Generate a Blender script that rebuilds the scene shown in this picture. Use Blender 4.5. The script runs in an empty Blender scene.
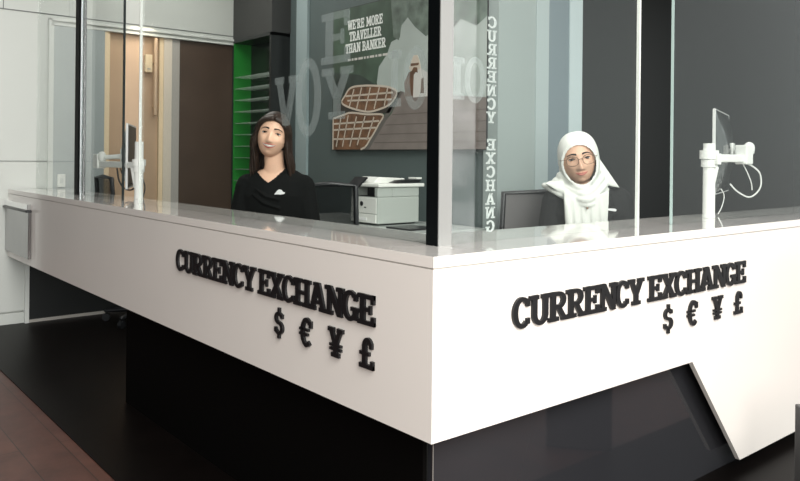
import bpy, bmesh, math, random
from mathutils import Vector, Matrix
from mathutils.bvhtree import BVHTree
random.seed(7)
PI = math.pi
sc = bpy.context.scene
COL = sc.collection

# ------------------------------------------------------------------ camera frame
CAMZ = 1.08
FW = Vector((0.6391, 0.7691, 0)).normalized()      # viewing direction (level)
RT = Vector((FW.y, -FW.x, 0))                      # to the right of the viewer
XF, YF, ZT = 1.146, 1.258, 0.858                   # outer corner of the counter, top height
YE, XP, YB = 5.274, 2.86, 2.64                     # end wall, poster wall, back wall

# ------------------------------------------------------------------ materials
MATS = {}
def mat(name, col, rough=0.5, metal=0.0, spec=0.5, noise=0.0, nscale=20.0, bump=0.0, bscale=80.0, coat=0.0, alpha=1.0):
    if name in MATS: return MATS[name]
    m = bpy.data.materials.new(name); m.use_nodes = True
    nt = m.node_tree; b = nt.nodes['Principled BSDF']
    b.inputs['Base Color'].default_value = (*col, 1)
    b.inputs['Roughness'].default_value = rough
    b.inputs['Metallic'].default_value = metal
    b.inputs['Specular IOR Level'].default_value = spec
    b.inputs['Coat Weight'].default_value = coat
    b.inputs['Coat Roughness'].default_value = 0.05
    b.inputs['Alpha'].default_value = alpha
    if noise or bump:
        tc = nt.nodes.new('ShaderNodeTexCoord')
    if noise:
        nz = nt.nodes.new('ShaderNodeTexNoise'); nz.inputs['Scale'].default_value = nscale; nz.inputs['Detail'].default_value = 5
        nt.links.new(tc.outputs['Object'], nz.inputs['Vector'])
        cr = nt.nodes.new('ShaderNodeValToRGB')
        cr.color_ramp.elements[0].position = .3; cr.color_ramp.elements[1].position = .7
        cr.color_ramp.elements[0].color = (*[c*(1-noise) for c in col], 1)
        cr.color_ramp.elements[1].color = (*[min(1, c*(1+noise)) for c in col], 1)
        nt.links.new(nz.outputs['Fac'], cr.inputs['Fac']); nt.links.new(cr.outputs['Color'], b.inputs['Base Color'])
    if bump:
        n2 = nt.nodes.new('ShaderNodeTexNoise'); n2.inputs['Scale'].default_value = bscale; n2.inputs['Detail'].default_value = 4
        nt.links.new(tc.outputs['Object'], n2.inputs['Vector'])
        bp = nt.nodes.new('ShaderNodeBump'); bp.inputs['Strength'].default_value = bump; bp.inputs['Distance'].default_value = .01
        nt.links.new(n2.outputs['Fac'], bp.inputs['Height']); nt.links.new(bp.outputs['Normal'], b.inputs['Normal'])
    MATS[name] = m
    return m

def glass_mat(name, tint=(.93, .97, .96), k=1.0, rough=0.0):
    m = bpy.data.materials.new(name); m.use_nodes = True
    nt = m.node_tree; nt.nodes.clear()
    out = nt.nodes.new('ShaderNodeOutputMaterial'); mix = nt.nodes.new('ShaderNodeMixShader')
    tr = nt.nodes.new('ShaderNodeBsdfTransparent'); tr.inputs[0].default_value = (*tint, 1)
    gl = nt.nodes.new('ShaderNodeBsdfGlossy'); gl.inputs['Roughness'].default_value = rough
    lw = nt.nodes.new('ShaderNodeLayerWeight'); lw.inputs['Blend'].default_value = .5
    p = nt.nodes.new('ShaderNodeMath'); p.operation = 'POWER'; p.inputs[1].default_value = 5
    ma = nt.nodes.new('ShaderNodeMath'); ma.operation = 'MULTIPLY_ADD'; ma.inputs[1].default_value = .96*k; ma.inputs[2].default_value = .04*k
    nt.links.new(lw.outputs['Facing'], p.inputs[0]); nt.links.new(p.outputs[0], ma.inputs[0])
    nt.links.new(ma.outputs[0], mix.inputs[0]); nt.links.new(tr.outputs[0], mix.inputs[1]); nt.links.new(gl.outputs[0], mix.inputs[2])
    nt.links.new(mix.outputs[0], out.inputs['Surface'])
    MATS[name] = m
    return m

def sheer_mat(name, col, a):
    m = bpy.data.materials.new(name); m.use_nodes = True
    nt = m.node_tree; nt.nodes.clear()
    out = nt.nodes.new('ShaderNodeOutputMaterial'); mix = nt.nodes.new('ShaderNodeMixShader')
    tr = nt.nodes.new('ShaderNodeBsdfTransparent'); d = nt.nodes.new('ShaderNodeBsdfDiffuse'); d.inputs[0].default_value = (*col, 1)
    t2 = nt.nodes.new('ShaderNodeBsdfTranslucent'); t2.inputs[0].default_value = (*col, 1)
    m2 = nt.nodes.new('ShaderNodeMixShader')
    nt.links.new(d.outputs[0], m2.inputs[1]); nt.links.new(t2.outputs[0], m2.inputs[2])
    mix.inputs[0].default_value = a
    nt.links.new(tr.outputs[0], mix.inputs[1]); nt.links.new(m2.outputs[0], mix.inputs[2]); nt.links.new(mix.outputs[0], out.inputs['Surface'])
    MATS[name] = m
    return m

def plank_mat(name, c1, c2, gap, rough, ang, bw=1.2, rh=.14, spec=.5):
    m = bpy.data.materials.new(name); m.use_nodes = True
    nt = m.node_tree; b = nt.nodes['Principled BSDF']; b.inputs['Roughness'].default_value = rough; b.inputs['Specular IOR Level'].default_value = spec
    tc = nt.nodes.new('ShaderNodeTexCoord'); mp = nt.nodes.new('ShaderNodeMapping'); mp.inputs['Rotation'].default_value = (0, 0, ang)
    br = nt.nodes.new('ShaderNodeTexBrick'); br.inputs['Scale'].default_value = 1; br.inputs['Brick Width'].default_value = bw; br.inputs['Row Height'].default_value = rh
    br.inputs['Mortar Size'].default_value = .002; br.inputs['Color1'].default_value = (*c1, 1); br.inputs['Color2'].default_value = (*c2, 1); br.inputs['Mortar'].default_value = (*gap, 1)
    nz = nt.nodes.new('ShaderNodeTexNoise'); nz.inputs['Scale'].default_value = 9; nz.inputs['Detail'].default_value = 8; nz.inputs['Roughness'].default_value = .7
    mx = nt.nodes.new('ShaderNodeMix'); mx.data_type = 'RGBA'; mx.blend_type = 'MULTIPLY'; mx.inputs[0].default_value = .75
    cr = nt.nodes.new('ShaderNodeValToRGB'); cr.color_ramp.elements[0].position = .3; cr.color_ramp.elements[1].position = .72
    cr.color_ramp.elements[0].color = (.45, .42, .4, 1); cr.color_ramp.elements[1].color = (1.25, 1.2, 1.15, 1)
    nt.links.new(tc.outputs['Object'], mp.inputs[0]); nt.links.new(mp.outputs[0], br.inputs[0]); nt.links.new(tc.outputs['Object'], nz.inputs['Vector'])
    nt.links.new(nz.outputs['Fac'], cr.inputs[0]); nt.links.new(br.outputs['Color'], mx.inputs[6]); nt.links.new(cr.outputs[0], mx.inputs[7])
    nt.links.new(mx.outputs[2], b.inputs['Base Color'])
    MATS[name] = m
    return m

mat('white_laminate', (.84, .795, .745), .14, spec=.5, noise=.012, nscale=3)
mat('marble_top', (.72, .695, .66), .07, spec=.6, noise=.10, nscale=9, coat=.6)
mat('black_gloss_panel', (.023, .0235, .0265), .05, spec=.55)
mat('black_matte', (.0025, .0022, .002), .7, spec=.05)
mat('sign_black', (.010, .010, .011), .35, spec=.4)
mat('post_black', (.003, .004, .0045), .5, spec=.06)
mat('aluminium', (.62, .61, .60), .22, metal=1, noise=.05, nscale=60)
mat('steel', (.30, .30, .30), .12, metal=1, bump=.12, bscale=6)
mat('chrome', (.8, .8, .8), .08, metal=1)
mat('wall_white', (.56, .58, .55), .35, noise=.01, nscale=2)
mat('wall_groove', (.16, .17, .165), .7)
mat('joint_grey', (.50, .47, .43), .6)
mat('light_grey_metal', (.31, .31, .30), .25, metal=.25)
mat('steel_light', (.55, .58, .60), .25, metal=.4)
mat('edge_dark', (.010, .014, .014), .2)
mat('edge_pale', (.40, .52, .49), .2)
mat('grey_fabric', (.12, .115, .115), .85)
mat('trim_white', (.64, .66, .63), .3)
mat('panel_grey', (.36, .40, .40), .22, noise=.03, nscale=3)
mat('wall_teal', (.082, .108, .108), .6, noise=.03, nscale=4)
mat('wall_pale', (.29, .335, .325), .5, noise=.02, nscale=3)
mat('wall_bluegrey', (.17, .215, .235), .4)
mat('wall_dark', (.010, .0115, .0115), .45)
mat('wall_black', (.006, .007, .007), .5)
mat('bulkhead', (.040, .040, .039), .5)
mat('pale_strip', (.30, .37, .38), .4)
mat('strip_pale2', (.36, .42, .42), .4)
mat('strip_light', (.47, .55, .56), .35)
mat('ceiling_white', (.55, .55, .54), .8)
mat('wood_tan', (.52, .36, .235), .35, noise=.05, nscale=5)
mat('wood_tan_light', (.66, .47, .32), .35, noise=.04, nscale=5)
mat('cream', (.83, .66, .44), .4)
mat('cream_pale', (.70, .62, .52), .4)
mat('greige', (.40, .38, .35), .4)
mat('brown_panel', (.075, .050, .036), .28, noise=.12, nscale=4)
mat('green', (.012, .20, .022), .45)
mat('cabinet_black', (.012, .014, .014), .35)
mat('cabinet_back', (.010, .013, .012), .2)
mat('white_plastic', (.80, .81, .77), .35)
mat('white_paint_metal', (.82, .83, .80), .3)
mat('grey_plastic', (.42, .45, .42), .45)
mat('dark_plastic', (.015, .016, .018), .35)
mat('mesh_black', (.013, .014, .015), .8)
mat('screen_black', (.006, .006, .008), .30, spec=.2)
mat('bezel', (.62, .63, .62), .3)
mat('monitor_back', (.045, .050, .050), .15, coat=.5)
mat('desk', (.42, .45, .43), .25)
mat('skin_light', (.88, .54, .38), .5, noise=.05, nscale=30)
mat('skin_warm', (.80, .50, .35), .5, noise=.05, nscale=30)
mat('hair', (.026, .014, .009), .45, spec=.3, noise=.5, nscale=35)
mat('brow', (.012, .007, .005), .8)
mat('lip', (.55, .12, .10), .4)
mat('lip_soft', (.58, .20, .16), .5)
mat('teeth', (.72, .68, .62), .25)
mat('eye_white', (.75, .73, .70), .2)
mat('iris', (.025, .012, .007), .2)
mat('pupil', (.004, .004, .004), .1)
mat('shirt_black', (.005, .0056, .0055), .9, spec=.15, bump=.25, bscale=260)
mat('blazer', (.020, .021, .0215), .85, spec=.2, bump=.2, bscale=260)
mat('trousers', (.012, .012, .014), .9)
mat('hijab', (.80, .82, .77), .75, bump=.15, bscale=160)
mat('gold', (.30, .19, .13), .3, metal=.7)
mat('badge_white', (.85, .85, .85), .4)
mat('poster_edge', (.02, .02, .02), .6)
mat('print_green', (.050, .085, .058), .6, noise=.35, nscale=6)
mat('print_dark', (.030, .045, .038), .6, noise=.4, nscale=9)
mat('print_sky', (.40, .45, .425), .6, noise=.06, nscale=5)
mat('print_leaf', (.12, .155, .13), .6, noise=.45, nscale=14)
mat('print_pier', (.20, .17, .155), .6, noise=.12, nscale=10)
mat('print_pier_edge', (.12, .11, .10), .6)
mat('print_plank', (.13, .105, .095), .6)
mat('print_boat', (.16, .080, .042), .6, noise=.5, nscale=16)
mat('print_hull', (.035, .03, .025), .6)
mat('print_cream', (.58, .50, .42), .6)
mat('print_brown', (.14, .07, .04), .6, noise=.3, nscale=20)
mat('print_white', (.62, .60, .57), .6)
mat('letter_white', (.85, .87, .85), .5)
mat('box_grey', (.10, .10, .10), .5)
mat('cable_white', (.70, .71, .69), .4)
glass_mat('glass', (.965, .980, .972), .78)
glass_mat('glass_edge', (.45, .62, .58), 2.2, .15)
glass_mat('shelf_glass', (.80, .90, .86), 3.5, .1)
sheer_mat('reflection_faint', (.66, .72, .72), .15)  # sheer tone standing in for a sign's reflection in the glass
sheer_mat('shelf_sheer', (.70, .80, .74), .28)
sheer_mat('mesh_sheer', (.012, .013, .014), .52)
sheer_mat('reflection_white', (.80, .84, .83), .62)  # paler tone painting the mirrored sign image on the glass
plank_mat('floor_wood', (.105, .043, .031), (.085, .035, .026), (.018, .010, .008), .38, PI/2 + .0)
plank_mat('floor_black', (.0045, .0032, .0028), (.0038, .0028, .0025), (.002, .002, .002), .42, 0.0, .9, .45, .10)

# ------------------------------------------------------------------ mesh builder
class MB:
    def __init__(s): s.v = []; s.f = []; s.m = []
    def add(s, vs, fs, mi=0):
        o = len(s.v); s.v += [Vector(v) for v in vs]
        s.f += [[i+o for i in f] for f in fs]; s.m += [mi]*len(fs); return s
    def box(s, x0, x1, y0, y1, z0, z1, mi=0):
        return s.add([(x0,y0,z0),(x1,y0,z0),(x1,y1,z0),(x0,y1,z0),(x0,y0,z1),(x1,y0,z1),(x1,y1,z1),(x0,y1,z1)],
              [(0,3,2,1),(4,5,6,7),(0,1,5,4),(1,2,6,5),(2,3,7,6),(3,0,4,7)], mi)
    def obox(s, c, hx, hy, hz, M, mi=0):
        o = MB().box(-hx, hx, -hy, hy, -hz, hz)
        return s.add([Vector(c) + M @ v for v in o.v], o.f, mi)
    def prism(s, poly, o, ax, ay, th, mi=0):
        # closed polygon given in the plane (ax, ay) at o, thickness th along ax x ay
        o = Vector(o); ax = Vector(ax); ay = Vector(ay); n = ax.cross(ay).normalized()
        P0 = [o + ax*p[0] + ay*p[1] for p in poly]; k = len(poly)
        a = sum(poly[i][0]*poly[(i+1) % k][1] - poly[(i+1) % k][0]*poly[i][1] for i in range(k))
        if a < 0: P0.reverse()
        vs = P0 + [p + n*th for p in P0]
        fs = [list(range(k))[::-1], list(range(k, 2*k))] + [(i, (i+1) % k, k+(i+1) % k, k+i) for i in range(k)]
        return s.add(vs, fs, mi)
    def rings(s, R, cap=True, mi=0, closed=False):
        n = len(R[0]); vs = [p for r in R for p in r]; fs = []
        m = len(R)
        for i in range(m if closed else m-1):
            for j in range(n):
                a = i*n+j; b = i*n+(j+1) % n; c = ((i+1) % m)*n+(j+1) % n; d = ((i+1) % m)*n+j
                fs.append((a, b, c, d))
        if cap and not closed: fs += [list(range(n))[::-1], list(range((m-1)*n, m*n))]
        return s.add(vs, fs, mi)
    def tube(s, path, rad, n=10, mi=0, flat=1.0, closed=False):
        path = [Vector(p) for p in path]; k = len(path)
        if not hasattr(rad, '__len__'): rad = [rad]*k
        R = []; up = None
        for i, p in enumerate(path):
            if closed: t = (path[(i+1) % k] - path[i-1]).normalized()
            else: t = (path[min(i+1, k-1)] - path[max(i-1, 0)]).normalized()
            if up is None:
                up = Vector((0,0,1)) if abs(t.z) < .9 else Vector((0,1,0))
            u = (up - t*up.dot(t)).normalized(); w = t.cross(u); up = u
            R.append([p + (u*math.cos(2*PI*j/n)*flat + w*math.sin(2*PI*j/n))*rad[i] for j in range(n)])
        return s.rings(R, True, mi, closed)
    def capsule(s, path, rad, n=14, mi=0):
        # rounded ends
        path = [Vector(p) for p in path]; k = len(path)
        if not hasattr(rad, '__len__'): rad = [rad]*k
        t0 = (path[0]-path[1]).normalized(); t1 = (path[-1]-path[-2]).normalized()
        pp = []; rr = []
        for a in (80, 55, 28): pp.append(path[0] + t0*rad[0]*math.sin(math.radians(a))); rr.append(rad[0]*math.cos(math.radians(a)))
        pp += path; rr += list(rad)
        for a in (28, 55, 80): pp.append(path[-1] + t1*rad[-1]*math.sin(math.radians(a))); rr.append(rad[-1]*math.cos(math.radians(a)))
        return s.tube(pp, rr, n, mi)
    def loft(s, st, n=28, mi=0, e=2.3):
        # stations (cx, cy, cz, rx, ry)
        R = []
        for (cx, cy, cz, rx, ry) in st:
            r = []
            for j in range(n):
                a = 2*PI*j/n; c, q = math.cos(a), math.sin(a)
                r.append(Vector((cx + rx*math.copysign(abs(c)**(2/e), c), cy + ry*math.copysign(abs(q)**(2/e), q), cz)))
            R.append(r)
        return s.rings(R, True, mi)
    def sphere(s, c, rx, ry=None, rz=None, nu=24, nv=14, mi=0):
        ry = ry or rx; rz = rz or rx; c = Vector(c); vs = []; fs = []
        for i in range(1, nv):
            a = PI*i/nv
            for j in range(nu):
                b = 2*PI*j/nu; vs.append(c + Vector((rx*math.sin(a)*math.cos(b), ry*math.sin(a)*math.sin(b), rz*math.cos(a))))
        t = len(vs); vs += [c+Vector((0,0,rz)), c-Vector((0,0,rz))]
        for i in range(nv-2):
            for j in range(nu): fs.append((i*nu+j, (i+1)*nu+j, (i+1)*nu+(j+1) % nu, i*nu+(j+1) % nu))
        for j in range(nu): fs.append((t, j, (j+1) % nu)); fs.append((t+1, (nv-2)*nu+(j+1) % nu, (nv-2)*nu+j))
        return s.add(vs, fs, mi)
    def map(s, M):
        s.v = [M @ v for v in s.v]; return s
    def build(s, name, mats, parent=None, smooth=False, bevel=0.0, bseg=2):
        me = bpy.data.meshes.new(name)
        off = worldloc(parent)
        me.from_pydata([tuple(v - off) for v in s.v], [], s.f)
        for m in (mats if isinstance(mats, (list, tuple)) else [mats]): me.materials.append(MATS[m])
        me.polygons.foreach_set('material_index', s.m)
        bm = bmesh.new(); bm.from_mesh(me); bmesh.ops.recalc_face_normals(bm, faces=bm.faces); bm.to_mesh(me); bm.free()
        if smooth:
            me.polygons.foreach_set('use_smooth', [True]*len(me.polygons))
        me.update()
        o = bpy.data.objects.new(name, me); COL.objects.link(o)
        if parent: o.parent = parent
        if bevel:
            b = o.modifiers.new('bevel', 'BEVEL'); b.width = bevel; b.segments = bseg; b.limit_method = 'ANGLE'; b.angle_limit = math.radians(50)
        return o

def worldloc(o):
    v = Vector((0,0,0))
    while o is not None: v += Vector(o.location); o = o.parent
    return v
def tag(o, label=None, cat=None, group=None, kind=None):
    if label: o['label'] = label
    if cat: o['category'] = cat
    if group: o['group'] = group
    if kind: o['kind'] = kind
    return o
def thing(name, label, cat, loc, group=None):
    o = bpy.data.objects.new(name, None); COL.objects.link(o); o.location = loc; o.empty_display_size = .1
    return tag(o, label, cat, group)
def struct(name, mb, m, label=None, cat=None, bevel=0):
    o = mb.build(name, m, None, bevel=bevel); o['kind'] = 'structure'
    if label: o['label'] = label
    if cat: o['category'] = cat
    return o
def rotz(a): return Matrix.Rotation(a, 3, 'Z')

def fuse(mb, name, mats, parent, voxel, smooth_it=2, keep=None, post=None):
    """one continuous surface from overlapping solids"""
    o = mb.build(name, mats, parent, smooth=True)
    r = o.modifiers.new('fuse', 'REMESH'); r.mode = 'VOXEL'; r.voxel_size = voxel
    if smooth_it:
        q = o.modifiers.new('smooth', 'SMOOTH'); q.factor = .5; q.iterations = smooth_it
    dg = bpy.context.evaluated_depsgraph_get(); dg.update()
    me = bpy.data.meshes.new_from_object(o.evaluated_get(dg))
    o.modifiers.clear(); old = o.data; o.data = me
    bpy.data.meshes.remove(old); me.name = name
    if not me.materials: me.materials.append(MATS[mats if isinstance(mats, str) else mats[0]])
    off = worldloc(parent)
    if keep:
        bm = bmesh.new(); bm.from_mesh(me)
        kill = [f for f in bm.faces if not keep(f.calc_center_median() + off)]
        bmesh.ops.delete(bm, geom=kill, context='FACES')
        bm.to_mesh(me); bm.free()
    me.polygons.foreach_set('use_smooth', [True]*len(me.polygons))
    return o

# ------------------------------------------------------------------ lettering
def band(cx, cy, ro, ri, a0, a1, n=16):
    out = []
    for i in range(n):
        p, q = math.radians(a0+(a1-a0)*i/n), math.radians(a0+(a1-a0)*(i+1)/n)
        out.append([(cx+ro[0]*math.cos(p), cy+ro[1]*math.sin(p)), (cx+ro[0]*math.cos(q), cy+ro[1]*math.sin(q)),
                    (cx+ri[0]*math.cos(q), cy+ri[1]*math.sin(q)), (cx+ri[0]*math.cos(p), cy+ri[1]*math.sin(p))])
    return out
def rc(x0, x1, y0, y1): return [(x0,y0),(x1,y0),(x1,y1),(x0,y1)]
def diag(xa, ya, xb, yb, w): return [(xa-w/2,ya),(xa+w/2,ya),(xb+w/2,yb),(xb-w/2,yb)]
S, T = .145, .20     # serif height, stem width
def glyph(c):
    g = []
    if c in 'CG€':
        w = .74
        g += band(.37, .5, (.37, .52), (.37-T, .52-.15), 48, 312, 22)
        g += [rc(.53, .68, .68, .93)]
        if c == 'C': g += [rc(.55, .68, .10, .30)]
        if c == 'G': g += [rc(.50, .70, .04, .46), rc(.40, .78, .34, .47)]; w = .78
        if c == '€': g += [rc(-.08, .50, .54, .63), rc(-.08, .46, .37, .46)]
        return g, w
    if c == 'O': return band(.39, .5, (.39, .52), (.39-T, .52-.14), 0, 360, 28), .78
    if c == 'U':
        g += [rc(.09, .09+T, .34, 1), rc(.55, .55+T, .34, 1), rc(-.02, .36, 1-S, 1), rc(.48, .86, 1-S, 1)]
        g += band(.42, .34, (.33, .36), (.13, .21), 180, 360, 16)
        return g, .84
    if c == 'R':
        g += [rc(.09, .09+T, 0, 1), rc(-.02, .42, 0, S), rc(-.02, .45, 1-S, 1), rc(.25, .45, .42, .56)]
        g += band(.44, .71, (.29, .29), (.10, .15), -90, 90, 14)
        g += [diag(.42, .46, .66, .06, .21), rc(.54, .86, 0, S)]
        return g, .84
    if c == 'P':
        g += [rc(.09, .09+T, 0, 1), rc(-.02, .42, 0, S), rc(-.02, .45, 1-S, 1), rc(.25, .45, .40, .54)]
        return g + band(.44, .70, (.29, .30), (.10, .16), -90, 90, 14), .74
    if c == 'B':
        g += [rc(.09, .09+T, 0, 1), rc(-.02, .45, 0, S), rc(-.02, .45, 1-S, 1), rc(.25, .45, .45, .57)]
        return g + band(.44, .745, (.26, .255), (.08, .12), -90, 90, 12) + band(.45, .285, (.31, .285), (.12, .14), -90, 90, 12), .78
    if c == 'E':
        g += [rc(.09, .09+T, 0, 1), rc(-.02, .72, 0, S), rc(-.02, .70, 1-S, 1), rc(.25, .52, .44, .57), rc(.47, .57, .36, .65), rc(.57, .72, 0, .30), rc(.56, .70, .70, 1)]
        return g, .76
    if c == 'F':
        g += [rc(.09, .09+T, 0, 1), rc(-.02, .42, 0, S), rc(-.02, .70, 1-S, 1), rc(.25, .52, .44, .57), rc(.56, .70, .70, 1)]
        return g, .74
    if c == 'L':
        return [rc(.09, .09+T, 0, 1), rc(-.02, .70, 0, S), rc(-.02, .42, 1-S, 1), rc(.55, .70, 0, .34)], .72
    if c == 'I': return [rc(.09, .09+T, 0, 1), rc(-.03, .41, 0, S), rc(-.03, .41, 1-S, 1)], .38
    if c == 'T': return [rc(.27, .27+T, 0, 1), rc(.14, .60, 0, S), rc(0, .74, 1-S, 1), rc(0, .13, .70, 1), rc(.61, .74, .70, 1)], .74
    if c == 'N':
        g += [rc(.10, .27, 0, 1), rc(.64, .81, 0, 1), rc(-.02, .36, 0, S), rc(-.02, .30, 1-S, 1), rc(.54, .90, 1-S, 1), diag(.20, 1, .72, 0, .23)]
        return g, .88
    if c in 'Y¥':
        g += [diag(.14, .95, .39, .40, .21), diag(.66, .95, .41, .40, .21), rc(.30, .50, 0, .46), rc(.18, .62, 0, S), rc(-.02, .32, 1-S, 1), rc(.48, .82, 1-S, 1)]
        if c == '¥': g += [rc(.08, .72, .36, .45), rc(.08, .72, .22, .31)]
        return g, .80
    if c == 'X':
        g += [diag(.16, .95, .66, .05, .22), diag(.66, .95, .16, .05, .22), rc(-.02, .34, 0, S), rc(.48, .84, 0, S), rc(-.02, .34, 1-S, 1), rc(.48, .84, 1-S, 1)]
        return g, .82
    if c == 'H':
        g += [rc(.09, .09+T, 0, 1), rc(.59, .59+T, 0, 1), rc(.25, .62, .43, .57)]
        g += [rc(a, b, y, y+S) for a, b in ((-.02, .40), (.48, .90)) for y in (0, 1-S)]
        return g, .88
    if c == 'A':
        g += [diag(.42, 1, .16, .06, .21), diag(.44, 1, .72, .06, .21), rc(.24, .64, .24, .36), rc(-.03, .33, 0, S), rc(.53, .91, 0, S), rc(.22, .52, 1-S*.8, 1)]
        return g, .88
    if c == 'V':
        return [diag(.14, .95, .38, 0, .21), diag(.66, .95, .42, 0, .21), rc(-.02, .32, 1-S, 1), rc(.48, .82, 1-S, 1)], .80
    if c == 'W':
        return [diag(.12, .95, .30, 0, .18), diag(.54, .95, .32, 0, .18), diag(.54, .95, .76, 0, .18), diag(.96, .95, .78, 0, .18), rc(-.02, .28, 1-S, 1), rc(.40, .68, 1-S, 1), rc(.80, 1.10, 1-S, 1)], 1.08
    if c == 'M':
        return [rc(.09, .27, 0, 1), rc(.77, .95, 0, 1), diag(.2, 1, .52, .2, .2), diag(.84, 1, .52, .2, .2), rc(-.02, .36, 0, S), rc(.68, 1.06, 0, S), rc(-.02, .25, 1-S, 1), rc(.8, 1.06, 1-S, 1)], 1.04
    if c == 'K':
        return [rc(.09, .09+T, 0, 1), rc(-.02, .40, 0, S), rc(-.02, .40, 1-S, 1), diag(.26, .4, .68, .95, .2), diag(.40, .55, .70, .05, .2), rc(.5, .86, 0, S), rc(.5, .84, 1-S, 1)], .84
    if c == "'": return [rc(.04, .18, .72, 1)], .2
    if c == '1': return [rc(.15, .15+T, 0, 1), rc(0, .5, 0, S), rc(0, .2, .8, .92)], .5
    if c == '$':
        g += band(.32, .71, (.30, .27), (.13, .13), 25, 270, 16) + band(.32, .29, (.32, .29), (.14, .15), -155, 90, 16)
        g += [rc(.26, .40, .94, 1.16), rc(.26, .40, -.16, .06), rc(.46, .60, .72, .90), rc(.02, .16, .10, .30)]
        return g, .64
    if c == '£':
        g += [rc(.16, .36, 0, .70), rc(0, .72, 0, S), rc(.02, .52, .42, .54), rc(.58, .72, 0, .28), rc(.52, .66, .66, .86)]
        g += band(.42, .69, (.26, .32), (.07, .17), 25, 180, 14)
        return g, .74
    return [], .36

def put_glyph(c, o, ax, ay, h, th, wscale=1.0, mi=0, mb=None, lift=0.0, sdx=0, sz=1.0):
    mb = mb or MB(); g, w = glyph(c)
    n = Vector(ax).cross(Vector(ay)).normalized()
    for i, p in enumerate(g):
        # tiny stagger keeps overlapping strokes from sharing a face
        mb.prism([(x*h*wscale, y*h) for x, y in p], Vector(o) + n*(lift), ax, ay, th + (i % 7)*.00004, mi)
    return mb

def lettering(text, o, ax, ay, width, h, th, parent, name, m, kern=0.0, lift=0.0, one=False):
    ws = [glyph(c)[1] + kern for c in text]
    k = width/(h*sum(ws)); x = 0; mb = MB()
    for c, w in zip(text, ws):
        if c != ' ':
            q = put_glyph(c, Vector(o) + Vector(ax)*x*h*k, ax, ay, h, th, k, 0, mb if one else None, lift)
            if not one:
                q.build(name, m, parent)
        x += w
    if one: return mb.build(name, m, parent)

# ================================================================== SETTING
struct('floor', MB().box(-9, 9, -8, 9, -.10, -.004), 'floor_wood', 'worn reddish brown plank floor in front of the kiosk', 'floor')
struct('floor_kiosk', MB().add([(.882, .98, 0), (7.0, .98, 0), (7.0, 8, 0), (.882, 8, 0), (.882, .98, -.003), (7, .98, -.003), (7, 8, -.003), (.882, 8, -.003)],
       [(0,1,2,3),(7,6,5,4),(0,4,5,1),(1,5,6,2),(2,6,7,3),(3,7,4,0)]), 'floor_black', 'black tiled floor strip under the counter', 'floor')

# end wall (runs away to the left behind the counter)
w = MB()
w.box(.96, 1.741, YE, YE+.12, .0, 2.6)
struct('wall_header', MB().box(1.741, 2.72, YE, YE+.12, 1.93, 2.6), 'wall_white', 'white wall band above the tan doorway', 'wall')
struct('wall_return', MB().box(2.72, 2.98, YE, YE+.12, 0, 2.6), 'wall_teal', 'short wall behind the shelf cabinet', 'wall')
struct('wall_end', w, 'wall_white', 'white panelled end wall with thin shadow joints', 'wall')
g = MB()
g.box(.96, 2.72, YE-.004, YE+.01, 1.996, 2.002)
g.box(1.108, 1.112, YE-.004, YE+.01, 2.0, 2.6)
g.box(.96, 1.741, YE-.004, YE+.01, 1.034, 1.038)
struct('trim_1', g, 'wall_groove', 'dark shadow joints between the white end wall panels', 'trim')
g = MB()
for (a, b, z, d) in ((1.378, 1.398, 1.975, .018), (1.398, 1.412, 1.945, .010)):
    g.box(a, b, YE-d, YE+.01, 0, z); g.box(a, 1.741, YE-d, YE+.01, z-.016, z)
g.box(1.741, 2.71, YE-.018, YE+.01, 1.959, 1.975); g.box(1.741, 2.71, YE-.010, YE+.01, 1.93, 1.945)
struct('trim_2', g, 'trim_white', 'white stepped door trim on the end wall', 'trim', bevel=.002)
struct('wall_panel', MB().box(1.412, 1.741, YE-.006, YE+.02, 0, 1.93), 'panel_grey', 'tall bluish grey panel beside the tan doorway', 'wall')
# under-counter part of the end wall
struct('trim_3', MB().box(1.243, 1.267, YE-.05, YE, 0, .80), 'trim_white', 'narrow white corner strip beside the dark recess', 'trim')
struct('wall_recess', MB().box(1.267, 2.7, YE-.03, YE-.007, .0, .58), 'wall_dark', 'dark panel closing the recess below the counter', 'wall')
struct('baseboard_recess', MB().box(1.267, 2.7, YE-.042, YE-.03, 0, .018), 'greige', 'thin pale skirting at the foot of the dark recess', 'baseboard')
b = MB(); b.box(.96, 1.243, YE-.02, YE, 0, .070); b.box(.96, 1.243, YE-.02, YE, .080, .80)
struct('baseboard_end', b, 'wall_white', 'white skirting below the white end wall', 'baseboard')
# tan doorway
wood = MB(); wood.box(1.741, 2.72, YE+.30, YE+.36, 0, 2.0)
struct('wall_corridor', wood, 'wood_tan', 'tan timber wall behind the doorway', 'wall')
struct('trim_4', MB().box(1.741, 1.777, YE+.002, YE+.30, 0, 1.93), 'cream', 'cream left jamb of the tan doorway', 'trim')
j = MB(); j.box(2.135, 2.165, YE+.02, YE+.30, 0, 1.93)
struct('trim_5', j, 'cream', 'cream jamb strip right of the tan door', 'trim')
struct('trim_6', MB().box(2.165, 2.225, YE+.01, YE+.30, 0, 1.93), 'cream_pale', 'pale jamb right of the tan door', 'trim')
struct('trim_7', MB().box(2.225, 2.285, YE+.015, YE+.30, 0, 1.93), 'greige', 'grey strip between pale jamb and brown panel', 'trim')
d = tag(thing('door_1', 'tan timber door with a long vertical bar handle behind the left monitor', 'door', (1.96, YE+.06, 0)), kind='structure')
m1 = MB().box(1.779, 2.133, YE+.04, YE+.08, .0, 1.93); m1.build('door_leaf', 'wood_tan', d)
MB().box(1.895, 2.000, YE+.034, YE+.04, .0, 1.93).build('light_panel', 'wood_tan_light', d)
h = MB().capsule([(2.098, YE-.005, 1.375), (2.098, YE-.005, 1.91)], .0135, 12)
hb = h.build('bar_handle', 'wood_tan_light', d, smooth=True)
s_ = MB()
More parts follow.
